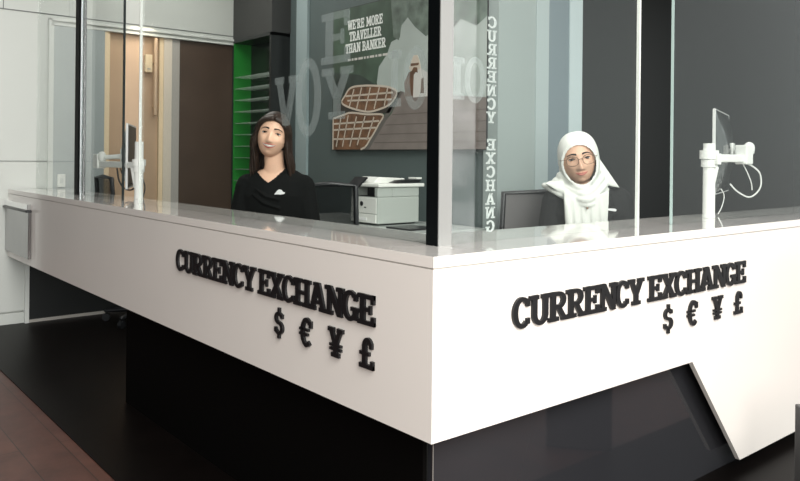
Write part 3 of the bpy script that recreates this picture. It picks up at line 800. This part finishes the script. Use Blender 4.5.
# ================================================================== PEOPLE
def smoothstep(a, b, x):
    t = min(1, max(0, (x-a)/(b-a))); return t*t*(3-2*t)
def head_mesh(mb, M, s=1.0, smile=0.0):
    """head with face towards local -Y; eyes at z = 0"""
    nu, nv = 112, 84; vs = []; fs = []
    def pt(th, ph):
        dz = math.cos(th); c = math.sin(th)
        c = (max(0, 1-abs(dz)**2.5))**(1/2.5)
        dx = math.sin(ph)*c; dy = -math.cos(ph)*c
        z = dz*(.108 if dz > 0 else .110)
        x = dx*.0745; y = dy*(.090 if dy < 0 else .098) + .008
        if z < 0:
            t_ = -z/.11
            x *= 1-.20*t_**1.4
            if dy > 0: y -= dy*.050*smoothstep(.15, 1, t_)
            else: y += .004*t_
        else:
            x *= 1 + .03*math.sin(PI*z/.108)
        if dy < 0:
            f = smoothstep(0, .35, -dy); d = 0
            zn = z
            if -.052 < zn < .014:
                a_ = .024*smoothstep(.014, -.034, zn)*smoothstep(-.053, -.041, zn)
                d += a_*math.exp(-(x/(.0085+.005*smoothstep(0, -.04, zn)))**2)
            d += .005*math.exp(-((abs(x)-.013)/.007)**2 - ((zn+.042)/.007)**2)
            d -= .0095*math.exp(-((abs(x)-.032)/.016)**2 - ((zn-.001)/.012)**2)
            d += .0035*math.exp(-((abs(x)-.030)/.025)**2 - ((zn-.021)/.008)**2)
            d += .0060*(.6+smile)*math.exp(-((abs(x)-.043)/.018)**2 - ((zn+.034)/.018)**2)
            d += .0060*math.exp(-(x/.026)**2 - ((zn+.066)/.014)**2)
            d += .0070*math.exp(-(x/.022)**2 - ((zn+.098)/.015)**2)
            d -= .0030*math.exp(-(x/.022)**2 - ((zn+.083)/.006)**2)
            y -= d*f
        return Vector((x, y, z))*s
    for i in range(1, nv):
        for j in range(nu): vs.append(pt(PI*i/nv, 2*PI*j/nu))
    T_ = len(vs); vs += [pt(1e-4, 0), pt(PI-1e-4, 0)]
    for i in range(nv-2):
        for j in range(nu): fs.append((i*nu+j, (i+1)*nu+j, (i+1)*nu+(j+1) % nu, i*nu+(j+1) % nu))
    for j in range(nu): fs.append((T_, j, (j+1) % nu)); fs.append((T_+1, (nv-2)*nu+(j+1) % nu, (nv-2)*nu+j))
    mb.add([M @ v for v in vs], fs)
    # ears
    for q in (-1, 1):
        e_ = MB().sphere((q*.076*s, .018*s, -.012*s), .009*s, .018*s, .031*s, 16, 12); e_.v = [M @ v for v in e_.v]; mb.add(e_.v, e_.f)

def hand(mb, wrist, fwd, up, out):
    """palm, four curled fingers and a thumb; out = side of the thumb"""
    w_, f_, u_, o_ = Vector(wrist), Vector(fwd).normalized(), Vector(up).normalized(), Vector(out).normalized()
    for k in range(4):
        q = (1.5-k)*.019
        mb.capsule([w_ + o_*q*.5, w_ + f_*.045 + o_*q + u_*.004, w_ + f_*.085 + o_*q], [.016, .014, .011], 10)
        ln = (.068, .078, .073, .056)[k]; b0 = w_ + f_*.088 + o_*q*1.05
        mb.capsule([b0, b0 + f_*ln*.45 + u_*.004, b0 + f_*ln*.78 - u_*.008, b0 + f_*ln - u_*.020], [.0095, .009, .008, .007], 9)
    t0 = w_ + f_*.025 + o_*.028
    mb.capsule([t0, t0 + f_*.030 + o_*.022, t0 + f_*.058 + o_*.030 - u_*.006, t0 + f_*.076 + o_*.026 - u_*.012], [.014, .012, .010, .008], 9)

def surf(bvh, M, x, z, off=.001):
    Mi = M.to_3x3().normalized()
    o_ = M @ Vector((x, -.3, z)); d_ = (M.to_3x3() @ Vector((0, 1, 0))).normalized()
    h, n, i, dd = bvh.ray_cast(o_, d_)
    if h is None: h = M @ Vector((x, -.09, z))
    return h - d_*off
def patch(bvh, M, lo, hi, us, off, rows=4, bulge=0.0, thick=.002):
    """closed thin pad lying on the face between two curves z = lo(u), hi(u)"""
    d_ = (M.to_3x3() @ Vector((0, 1, 0))).normalized()
    n = len(us); V = []; F_ = []
    for i, u in enumerate(us):
        for j in range(rows+1):
            z = lo(u) + (hi(u)-lo(u))*j/rows
            e_ = math.sin(PI*j/rows)*math.sin(PI*i/(n-1))
            V.append(surf(bvh, M, u, z, off + bulge*e_))
    k = len(V)
    V += [v + d_*thick for v in V]
    W = rows+1
    for i in range(n-1):
        for j in range(rows):
            a, b_, c_, e_ = i*W+j, (i+1)*W+j, (i+1)*W+j+1, i*W+j+1
            F_ += [(a, b_, c_, e_), (k+e_, k+c_, k+b_, k+a)]
    for i in range(n-1):
        for j in (0, rows):
            a, b_ = i*W+j, (i+1)*W+j; F_.append((a, b_, k+b_, k+a))
    for j in range(rows):
        for i in (0, n-1):
            a, b_ = i*W+j, i*W+j+1; F_.append((a, b_, k+b_, k+a))
    return MB().add(V, F_)
def lin(a, b, n): return [a+(b-a)*i/(n-1) for i in range(n)]

def face_parts(body, parent, M, s, smile, open_mouth, skin):
    bvh = BVHTree.FromPolygons([v.co + worldloc(parent) for v in body.data.vertices], [tuple(p_.vertices) for p_ in body.data.polygons])
    gd = (M.to_3x3() @ Vector((0, -1, 0))).normalized()
    for q in (-1, 1):
        f_ = surf(bvh, M, q*.032*s, .000, 0); c_ = f_ - gd*.0082*s
        e_ = MB().sphere((0,0,0), .0125*s, nu=32, nv=24)
        mi = []
        for fc in e_.f:
            cc = sum((e_.v[i] for i in fc), Vector())/len(fc); a_ = cc.angle(Vector((0,-1,0)))
            mi.append(2 if a_ < .26 else 1 if a_ < .64 else 0)
        e_.m = mi; R3 = M.to_3x3().normalized(); e_.v = [c_ + R3 @ v for v in e_.v]
        e_.build('eye', ['eye_white', 'iris', 'pupil'], parent, smooth=True)
        # lids: shell open between upper and lower edge
        l_ = MB().sphere((0,0,0), .0136*s, nu=32, nv=32); kf = []
        hi_, lo_ = (.0038 if smile else .0042)*s, (-.0042 if smile else -.0046)*s
        for fc in l_.f:
            cc = sum((l_.v[i] for i in fc), Vector())/len(fc)
            if cc.z > hi_ or cc.z < lo_: kf.append(fc)
        l_.f = kf; l_.m = [0]*len(kf); l_.v = [c_ + R3 @ v for v in l_.v]
        l_.build('eyelid', skin, parent, smooth=True)
        x0, x1 = sorted((q*.020*s, q*.046*s)); mid = (x0+x1)/2
        ls = MB(); pts = []
        for u in lin(x0, x1, 9):
            k_ = (u-mid)/((x1-x0)/2); pts.append(surf(bvh, M, u, (.0052-.0040*k_*k_)*s, .0052*s - .0024*k_*k_))
        ls.tube(pts, [.0008]+[.0021*s]*7+[.0010], 6); ls.build('eyelash', 'pupil', parent, smooth=True)
        x0, x1 = (.012*s, .052*s)
        def bl(u): k_ = (abs(u)-x0)/(x1-x0); return (.0165 + .0080*math.sin(PI*min(1, k_*.85)) - .006*k_)*s
        def bh(u): k_ = (abs(u)-x0)/(x1-x0); return bl(u) + (.0085*(1-k_*.7))*s
        patch(bvh, M, bl, bh, [q*u for u in lin(x0, x1, 10)], .0012, 3, .0008).build('eyebrow', 'brow', parent, smooth=True)
    W = (.0345 if open_mouth else .028)*s; zc = (-.060 if open_mouth else -.064)*s
    def curve(u, k): return zc + (.0085 if smile else .003)*s*(u/W)**2 + k*(1-(abs(u)/W)**2)
    us = lin(-W*.995, W*.995, 19)
    if open_mouth:
        patch(bvh, M, lambda u: curve(u, -.0068*s), lambda u: curve(u, .0034*s), us, .0012, 4, .0015).build('teeth', 'teeth', parent, smooth=True)
        patch(bvh, M, lambda u: curve(u, .0038*s), lambda u: curve(u, .0078*s), us, .0020, 3, .0022).build('lip', 'lip', parent, smooth=True)
        patch(bvh, M, lambda u: curve(u, -.0128*s), lambda u: curve(u, -.0074*s), us, .0020, 3, .0025).build('lip', 'lip', parent, smooth=True)
    else:
        patch(bvh, M, lambda u: curve(u, .0006*s), lambda u: curve(u, .0060*s), us, .0012, 3, .0020).build('lip', 'lip_soft', parent, smooth=True)
        patch(bvh, M, lambda u: curve(u, -.0080*s), lambda u: curve(u, -.0006*s), us, .0012, 3, .0026).build('lip', 'lip_soft', parent, smooth=True)
    return bvh

BASIS = Matrix((tuple(RT), tuple(FW), (0,0,1))).transposed().to_4x4()
def limbs(mb, J, add, hands=True):
    for q in (0, 1):
        mb.capsule([J['sh'][q], Vector(J['sh'][q]).lerp(Vector(J['el'][q]), .5), J['el'][q]], [.048+add, .043+add, .037+add])
        if hands != 'sleeve':
            mb.capsule([J['el'][q], Vector(J['el'][q]).lerp(Vector(J['wr'][q]), .4), J['wr'][q]], [.037+add, .034+add, .024+add])
        else:
            mb.capsule([J['el'][q], Vector(J['el'][q]).lerp(Vector(J['wr'][q]), .4), Vector(J['el'][q]).lerp(Vector(J['wr'][q]), .92)], [.038+add, .036+add, .030+add])

def legs(mb, J, add):
    for q in (0, 1):
        mb.capsule([J['hip'][q], Vector(J['hip'][q]).lerp(Vector(J['kn'][q]), .5), J['kn'][q]], [.082+add, .070+add, .054+add])
        mb.capsule([J['kn'][q], Vector(J['kn'][q]).lerp(Vector(J['an'][q]), .35), J['an'][q]], [.054+add, .051+add, .034+add])

# ---- smiling woman with long hair
def woman_left():
    base = Vector((1.775, 3.075, 0))
    W = Matrix.Translation(base) @ BASIS
    t = thing('person', 'smiling person with long dark brown hair and black top behind the left counter', 'person', base)
    s = .945
    HM = W @ Matrix.Translation((.010, -.005, 1.182)) @ Matrix.Rotation(math.radians(3), 4, 'Z') @ Matrix.Rotation(math.radians(-4), 4, 'X') @ Matrix.Rotation(math.radians(10.5), 4, 'Y')
    J = dict(sh=[(-.110, .045, .940), (.142, .045, .940)], el=[(-.160, .02, .715), (.190, .02, .715)], wr=[(-.085, -.19, .600), (.115, -.19, .600)],
             hip=[(-.08, .11, .535), (.115, .11, .535)], kn=[(-.10, -.28, .535), (.13, -.28, .535)], an=[(-.10, -.30, .10), (.13, -.30, .10)])
    tor = [(.017, .11, .455, .150, .115), (.017, .11, .53, .165, .120), (.017, .09, .66, .132, .100), (.017, .065, .80, .142, .108), (.017, .055, .90, .150, .105),
           (.017, .055, .965, .150, .080), (.015, .055, 1.000, .105, .062), (.013, .050, 1.020, .064, .052)]
    mb = MB(); mb.loft(tor)
    mb.loft([(.013, .048, .985, .060, .052), (.012, .035, 1.04, .046, .048), (.010, .025, 1.10, .045, .048), (.010, .022, 1.15, .044, .048)])
    limbs(mb, J, 0); legs(mb, J, 0)
    for q in (0, 1):
        o_ = 1 if q == 0 else -1
        hand(mb, J['wr'][q], (.02*o_, -1, -.10), (0, -.1, 1), (o_, 0, 0))
        a = Vector(J['an'][q]); mb.capsule([a + Vector((0, .02, -.055)), a + Vector((0, -.07, -.068)), a + Vector((0, -.14, -.074))], [.034, .034, .026])
    mb.map(W)
    head_mesh(mb, HM, s, .6)
    body = fuse(mb, 'body', 'skin_light', t, .0036, 2)
    face_parts(body, t, HM, s, True, True, 'skin_light')
    # black top: same figure a little larger, cut by a scooped neckline
    Wi = W.inverted()
    mb = MB(); mb.loft([(a, b_, c_, d_+.013, e_+.013) for a, b_, c_, d_, e_ in tor[:6]] + [(.015, .055, 1.006, .116, .074), (.013, .052, 1.034, .066, .060)])
    limbs(mb, J, .013, 'sleeve')
    # soft folds across the chest
    mb.capsule([(-.06, -.062, .935), (-.01, -.066, .90), (.05, -.063, .885)], [.006, .008, .006], 8)
    mb.capsule([(-.07, -.060, .91), (-.02, -.066, .87), (.05, -.062, .845)], [.006, .008, .006], 8)
    mb.map(W)
    def keep(p_):
        q = Wi @ p_
        if q.z < .90: return not (q.z < .66 and q.y < -.175)
        zc = .962 + .075*(abs(q.x+.004)/.082)**1.25 if q.y < .045 else 1.032
        return q.z < zc
    top_ = fuse(mb, 'black_top', 'shirt_black', t, .0045, 4, keep)
    b_ = MB(); y_ = -.072
    b_.prism([(0, 0), (.012, .002), (.030, .001), (.046, .004), (.050, .010), (.040, .013), (.034, .022), (.022, .024), (.012, .017), (.006, .008)], (.030, y_, .908), (1,0,0), (0,0,1), .004)
    bo = b_.map(W).build('chest_logo', 'badge_white', top_)
    mb = MB(); legs(mb, J, .010); mb.loft([(.017, .11, .452, .164, .130), (.017, .11, .56, .172, .128)]); mb.map(W)
    fuse(mb, 'trousers', 'trousers', t, .007, 3)
    for q in (0, 1):
        a = Vector(J['an'][q]); sm = MB().capsule([a + Vector((0, .03, -.058)), a + Vector((0, -.07, -.062)), a + Vector((0, -.15, -.066))], [.040, .040, .032])
        sm.map(W).build('shoe', 'dark_plastic', t, smooth=True)
    # hair: locks from the middle parting down past the shoulders
    hb = MB()
    cap = MB(); nu, nv = 48, 28
    cap.sphere((0, .012, .010), .084, .103, .108, nu, nv)
    cap.v = [v*s for v in cap.v]
    kf = []
    for fc in cap.f:
        c_ = sum((cap.v[i] for i in fc), Vector())/len(fc)/s
        face = c_.y < -.018 and c_.z < .082 - .55*abs(c_.x)*1.0 and abs(c_.x) < .068
        if not face and c_.z > -.07: kf.append(fc)
    used = sorted(set(i for f_ in kf for i in f_)); mp = {i: n for n, i in enumerate(used)}
    inner = [cap.v[i]*.95 for i in used]
    hb.add([HM @ cap.v[i] for i in used], [[mp[i] for i in f_] for f_ in kf])
    rnd = random.Random(3)
    for q in (-1, 1):
        for i in range(46):
            f_ = i/45
            # start along the parting from hairline to the back of the crown
            yp = -.078 + .165*f_ + rnd.uniform(-.006, .006); zp = .100 - .55*max(0, -yp-.02)**1.0*.9 - .25*max(0, yp-.04)
            az = math.radians(-24 + 112*f_)          # where the lock comes down: temple .. back
            rx, ry = .083 + rnd.uniform(-.003, .004), .103
            ex, ey = rx*math.cos(az), ry*math.sin(az) + .012
            pts = [Vector((.002*q, yp, zp))]
            for k in (1, 2, 3):
                a_ = k/3*PI/2
                xx = ex*math.sin(a_); yy = yp + (ey-yp)*(1-math.cos(a_)); zz = -.012 + (zp+.012)*math.cos(a_)
                pts.append(Vector((xx, yy, zz)))
            L_ = (.215 if q > 0 else .195) + rnd.uniform(-.025, .025)
            dr = rnd.uniform(-.006, .010); wv = rnd.uniform(.006, .013); ph = rnd.uniform(0, 6)
            for k in range(1, 7):
                v_ = k/6; flare = .020*math.sin(v_*PI*.6)
                pts.append(Vector((ex + flare*math.cos(az)*.6 + dr*v_ + wv*math.sin(5*v_+ph)*.6, ey + .012*v_*(1 if ey > -.02 else .8) + .020*v_*(ey < .0), -.012 - L_*v_)))
            P_ = [Vector((p_.x*q, p_.y, p_.z))*s for p_ in pts]
            # hang vertically even though the head is tilted
            out = []
            for n, p_ in enumerate(P_):
                wp = HM @ p_
                if n > 3:
                    a_ = HM @ P_[3]; loc = (P_[n]-P_[3]); hv = a_ + (W.to_3x3() @ Vector((loc.x, loc.y, loc.z)))
                    wp = wp.lerp(hv, min(1, (n-3)/3))
                out.append(wp)
            r0 = .0105 + rnd.uniform(-.002, .002)
            hb.tube(spline(out, 3), [r0*(1-.85*max(0, (n_-18)/10)) if n_ > 18 else r0 for n_ in range(len(spline(out, 3)))], 7)
    hb.build('hair', 'hair', t, smooth=True)
    return t
woman_left()

# ---- woman with white headscarf
def woman_right():
    base = Vector((2.757, 2.065, 0))
    W = Matrix.Translation(base) @ BASIS; Wi = W.inverted()
    t = thing('person', 'person in white headscarf, glasses and dark blazer behind the right counter', 'person', base)
    s = 1.02
    HM = W @ Matrix.Translation((-.012, -.005, 1.088)) @ Matrix.Rotation(math.radians(-7), 4, 'Z') @ Matrix.Rotation(math.radians(3), 4, 'X') @ Matrix.Rotation(math.radians(-9.5), 4, 'Y')
    HMi = HM.inverted()
    J = dict(sh=[(-.090, .055, .895), (.185, .055, .895)], el=[(-.138, .03, .66), (.228, .03, .66)], wr=[(-.07, -.17, .595), (.14, -.17, .595)],
             hip=[(-.055, .12, .545), (.14, .12, .545)], kn=[(-.07, -.26, .545), (.155, -.26, .545)], an=[(-.07, -.28, .10), (.155, -.28, .10)])
    tor = [(.043, .12, .46, .155, .115), (.043, .12, .53, .170, .125), (.043, .10, .64, .150, .110), (.043, .075, .76, .158, .118), (.043, .065, .84, .165, .112),
           (.043, .065, .900, .165, .085), (.035, .062, .935, .115, .064), (.022, .055, .955, .066, .054)]
    mb = MB(); mb.loft(tor)
    mb.loft([(.02, .050, .92, .060, .052), (.008, .035, .97, .048, .049), (-.006, .022, 1.03, .046, .048)])
    limbs(mb, J, 0); legs(mb, J, 0)
    for q in (0, 1):
        o_ = 1 if q == 0 else -1
        hand(mb, J['wr'][q], (.02*o_, -1, -.10), (0, -.1, 1), (o_, 0, 0))
        a = Vector(J['an'][q]); mb.capsule([a + Vector((0, .02, -.055)), a + Vector((0, -.07, -.068)), a + Vector((0, -.14, -.074))], [.034, .034, .026])
    mb.map(W)
    head_mesh(mb, HM, s, .3)
    body = fuse(mb, 'body', 'skin_warm', t, .0036, 2)
    bvh = face_parts(body, t, HM, s, True, False, 'skin_warm')
    # blazer
    mb = MB(); mb.loft([(a, b_, c_, d_+.016, e_+.016) for a, b_, c_, d_, e_ in tor[:6]] + [(.035, .062, .945, .128, .078), (.022, .058, .968, .070, .060)])
    limbs(mb, J, .018, 'sleeve')
    mb.map(W)
    bl = fuse(mb, 'blazer', 'blazer', t, .0048, 4, lambda p_: (Wi @ p_).z < .966)
    lp = MB()
    lp.prism([(.100, .945), (.125, .935), (.150, .845), (.128, .835), (.122, .78), (.108, .78)], (0, -.058, 0), (1,0,0), (0,0,1), .006)
    lp.map(W).build('lapel', 'blazer', bl, bevel=.002)
    bd = MB(); bd.prism([(0, .006), (.004, .004), (.020, .002), (.034, 0), (.040, .006), (.034, .012), (.024, .013), (.012, .013), (.002, .013)], (.106, -.062, .857), (1,0,0), (0,0,1), .004)
    bd.map(W).build('chest_logo', 'badge_white', bl)
    MB().sphere((.215, .0, .812), .006, .004, .006, 12, 8).map(W).build('sleeve_button', 'badge_white', bl)
    mb = MB(); legs(mb, J, .010); mb.loft([(.043, .12, .457, .168, .130), (.043, .12, .56, .176, .130)]); mb.map(W)
    fuse(mb, 'trousers', 'trousers', t, .007, 3)
    for q in (0, 1):
        a = Vector(J['an'][q]); sm = MB().capsule([a + Vector((0, .03, -.058)), a + Vector((0, -.07, -.062)), a + Vector((0, -.15, -.066))], [.040, .040, .032])
        sm.map(W).build('shoe', 'dark_plastic', t, smooth=True)
    # headscarf
    mb = MB()
    hd = MB().sphere((.004, .012, -.004), 1, 1, 1, 40, 28); hd.c = Vector((.004, .012, -.004))
    def shp(v):
        d = v - hd.c; k_ = max(1e-6, math.hypot(d.x, d.y)); c_ = max(0, 1-min(1, abs(d.z))**2.4)**(1/2.4)
        return hd.c + Vector((d.x/k_*c_*.0885, d.y/k_*c_*.1060, d.z*.1200))
    hd.v = [HM @ (shp(v)*s) for v in hd.v]; mb.add(hd.v, hd.f)
    rim = []
    for i in range(40):
        a_ = 2*PI*i/40; x, z = .0715*math.cos(a_), -.020 + (.085 if math.sin(a_) > 0 else .093)*math.sin(a_)
        rim.append(HM @ (Vector((x, -.048 - .022*(1-abs(math.cos(a_))**1.5), z))*s))
    mb.tube(rim, .0095, 10, closed=True)
    g2 = MB()
    g2.loft([(.02, .05, .90, .115, .085), (.012, .04, .945, .090, .080), (-.002, .028, .99, .078, .082), (-.010, .022, 1.04, .076, .090)])
    # draped folds round the neck and over the chest
    def fold(a, b_, c_, r): g2.capsule(spline([a, ((a[0]+b_[0])/2, (a[1]*.4+b_[1]*.6), a[2]*.36+b_[2]*.64), b_, ((c_[0]+b_[0])/2, (c_[1]*.4+b_[1]*.6), c_[2]*.36+b_[2]*.64), c_], 5), r, 10)
    fold((-.085, .02, 1.01), (-.005, -.075, .955), (.080, .01, 1.03), .017)
    fold((-.100, .03, .985), (.000, -.082, .932), (.095, .01, 1.00), .018)
    fold((-.125, .03, .968), (.006, -.086, .908), (.112, .01, .972), .018)
    fold((-.150, .04, .964), (.012, -.084, .886), (.120, .01, .948), .014)
    g2.capsule([(-.150, .03, .966), (-.100, .0, .955), (-.05, -.04, .93)], [.012, .022, .022], 10)
    # hanging panels
    def panel(pts, y0_, y1_, th=.011):
        g2.prism(pts, (0, y0_, 0), (1,0,0), (0, (y1_-y0_)/.2, -1) if False else (0,0,1), th)
    panel([(-.090, .945), (.012, .900), (.016, .70), (-.072, .70)], -.066, -.06, .016)
    panel([(.006, .900), (.108, .950), (.100, .70), (.012, .70)], -.068, -.06, .014)
    for (xa, xb, zb_) in ((-.075, -.058, .70), (-.045, -.030, .72), (.035, .040, .70), (.072, .078, .71), (-.012, .008, .70)):
        g2.capsule([(xa, -.078, .905), ((xa+xb)/2, -.083, .81), (xb, -.080, zb_)], [.007, .009, .008], 8)
    # pointed end on the viewer's right, point over the left shoulder
    g2.prism([(.070, 1.105), (.085, 1.095), (.182, .957), (.150, .962), (.100, .975), (.070, 1.0)], (0, .035, 0), (1,0,0), (0,0,1), .022)
    g2.prism([(-.160, .974), (-.09, .990), (-.03, .96), (-.06, .915), (-.11, .945)], (0, -.005, 0), (1,0,0), (0,0,1), .020)
    g2.map(W); mb.add(g2.v, g2.f)
    def keep(p_):
        q = (HMi @ p_)/s
        zz = q.z + .020
        e_ = (q.x/.0685)**2 + (zz/(.081 if zz > 0 else .089))**2
        return not (q.y < -.0 and e_ < 1)
    fuse(mb, 'headscarf', 'hijab', t, .0042, 3, keep)
    pin = MB().sphere((.010, -.098, .872), .005, nu=10, nv=8); pin.map(W).build('scarf_pin', 'gold', t)
    # glasses
    gm = MB()
    def gp(x, z, off): return surf(bvh, HM, x*s, z*s, off)
    gd = (HM.to_3x3() @ Vector((0, -1, 0))).normalized()
    yf = -.108
    for q in (-1, 1):
        pts = []
        for i in range(28):
            a_ = 2*PI*i/28
            x = q*.0335 + .0245*math.copysign(abs(math.cos(a_))**.8, math.cos(a_)); z = -.004 + .0200*math.copysign(abs(math.sin(a_))**.8, math.sin(a_))
            pts.append(HM @ (Vector((x, yf + .25*max(0, abs(x)-.03), z))*s))
        gm.tube(pts, .0019, 8, closed=True)
        gm.tube([HM @ (Vector(v)*s) for v in ((q*.0575, yf+.007, .004), (q*.073, yf+.03, .004), (q*.080, -.02, .002))], .0014, 6)
    gm.tube([HM @ (Vector(v)*s) for v in ((-.009, yf, .0), (0, yf-.002, .003), (.009, yf, .0))], .0014, 6)
    gm.build('glasses', 'gold', t, smooth=True)
    return t
woman_right()

# glowing panel added out of view, what the right glass mirrors beside the post
def emit(name, c1, c2, st):
    m = bpy.data.materials.new(name); m.use_nodes = True; nt = m.node_tree; nt.nodes.clear()
    o_ = nt.nodes.new('ShaderNodeOutputMaterial'); e_ = nt.nodes.new('ShaderNodeEmission'); e_.inputs['Strength'].default_value = st
    tc = nt.nodes.new('ShaderNodeTexCoord'); nz = nt.nodes.new('ShaderNodeTexNoise'); nz.inputs['Scale'].default_value = 2.2; nz.inputs['Detail'].default_value = 6
    cr = nt.nodes.new('ShaderNodeValToRGB'); cr.color_ramp.elements[0].color = (*c1, 1); cr.color_ramp.elements[1].color = (*c2, 1)
    cr.color_ramp.elements[0].position = .38; cr.color_ramp.elements[1].position = .62
    nt.links.new(tc.outputs['Object'], nz.inputs['Vector']); nt.links.new(nz.outputs['Fac'], cr.inputs[0]); nt.links.new(cr.outputs[0], e_.inputs[0]); nt.links.new(e_.outputs[0], o_.inputs[0]); MATS[name] = m
emit('panel_glow', (.45, .48, .46), (1, 1, .98), 6.0)  # emission of the added panel, seen only as a reflection
dv = Vector((.70, -.714, 0)); dn = Vector((.714, .70, 0)); Md = Matrix((tuple(dn), tuple(dv), (0,0,1))).transposed()
Dc = Vector((1.385, 1.42, 0)) + dv*7.0
t = tag(thing('glow_panel', 'unseen glowing panel added for the bright strip in the right glass', 'emitter', Dc), kind='structure')
MB().obox(Dc + UP*1.5, .16, .01, 1.5, Md).build('pane', 'panel_glow', t)  # glowing face of the added panel, not a window pane
f_ = MB(); f_.obox(Dc + UP*1.5 + dn*.18, .02, .05, 1.5, Md); f_.obox(Dc + UP*1.5 - dn*.18, .02, .05, 1.5, Md); f_.obox(Dc + UP*3.02, .20, .05, .02, Md)
f_.build('frame', 'aluminium', t)

# ================================================================== LIGHT
w = bpy.data.worlds.new('world'); sc.world = w; w.use_nodes = True
nt = w.node_tree; bg = nt.nodes['Background']
tc = nt.nodes.new('ShaderNodeTexCoord'); sp = nt.nodes.new('ShaderNodeSeparateXYZ'); mr = nt.nodes.new('ShaderNodeMapRange')
mr.inputs[1].default_value = -.3; mr.inputs[2].default_value = .8
cr = nt.nodes.new('ShaderNodeValToRGB')
cr.color_ramp.elements[0].color = (.30, .28, .26, 1); cr.color_ramp.elements[1].color = (.62, .64, .64, 1)
e_ = cr.color_ramp.elements.new(.30); e_.color = (.42, .45, .44, 1)
nt.links.new(tc.outputs['Generated'], sp.inputs[0]); nt.links.new(sp.outputs['Z'], mr.inputs[0]); nt.links.new(mr.outputs[0], cr.inputs[0]); 
dt = nt.nodes.new('ShaderNodeVectorMath'); dt.operation = 'DOT_PRODUCT'; dt.inputs[1].default_value = (.64, -.77, 0)
m2 = nt.nodes.new('ShaderNodeMapRange'); m2.inputs[1].default_value = -.75; m2.inputs[2].default_value = .45; m2.inputs[3].default_value = .07; m2.inputs[4].default_value = 1.85
mm = nt.nodes.new('ShaderNodeMix'); mm.data_type = 'RGBA'; mm.blend_type = 'MULTIPLY'; mm.inputs[0].default_value = 1
nt.links.new(tc.outputs['Generated'], dt.inputs[0]); nt.links.new(dt.outputs['Value'], m2.inputs[0])
nt.links.new(cr.outputs[0], mm.inputs[6]); nt.links.new(m2.outputs[0], mm.inputs[7]); nt.links.new(mm.outputs[2], bg.inputs['Color'])
bg.inputs['Strength'].default_value = 1.0

def area(name, loc, target, size, power, col=(1,1,1), sy=None):
    l = bpy.data.lights.new(name, 'AREA'); l.shape = 'RECTANGLE'; l.size = size; l.size_y = sy or size; l.energy = power; l.color = col
    o = bpy.data.objects.new(name, l); COL.objects.link(o); o.location = loc
    o.rotation_euler = (Vector(target)-Vector(loc)).to_track_quat('-Z', 'Y').to_euler(); return o
area('mall_skylight', (.2, -2.6, 4.2), (1.6, 1.3, .8), 2.4, 330, (1, .97, .93))
area('front_fill', (-.7, -1.9, 1.75), (2.0, 2.0, 1.0), 2.0, 135, (1, .97, .93))  # fill lamp added behind the camera to light the faces
area('ceiling_light', (2.05, 4.45, 2.57), (2.05, 4.45, 0), .9, 15, (1, .97, .92))
area('ceiling_light', (2.0, 2.4, 2.57), (2.0, 2.4, 0), .9, 15, (1, .97, .94))
area('ceiling_light', (3.1, 1.95, 2.57), (3.1, 1.95, 0), .5, 8, (1, .97, .94))
area('corridor_light', (2.2, YE+.2, 1.99), (2.2, YE+.2, 0), .16, 2.0, (1, .86, .66), .9).location = (2.0, YE+.19, 1.985)

# ================================================================== CAMERA
cam = bpy.data.cameras.new('camera'); co = bpy.data.objects.new('camera', cam); COL.objects.link(co)
cam.sensor_width = 36; cam.sensor_fit = 'HORIZONTAL'; cam.lens = 36*754/800; cam.shift_y = -(240.5-158.1)/800
cam.clip_start = .05
kk = .0103
cx = (RT + UP*kk).normalized(); cy = (UP - RT*kk).normalized(); cz = -FW
Mx = Matrix((tuple(cx), tuple(cy), tuple(cz))).transposed().to_4x4(); Mx.translation = (0, 0, CAMZ)
co.matrix_world = Mx
sc.camera = co
sc.view_settings.view_transform = 'Standard'; sc.view_settings.look = 'None'; sc.view_settings.gamma = 1; sc.view_settings.exposure = 0
sc.view_settings.use_curve_mapping = False
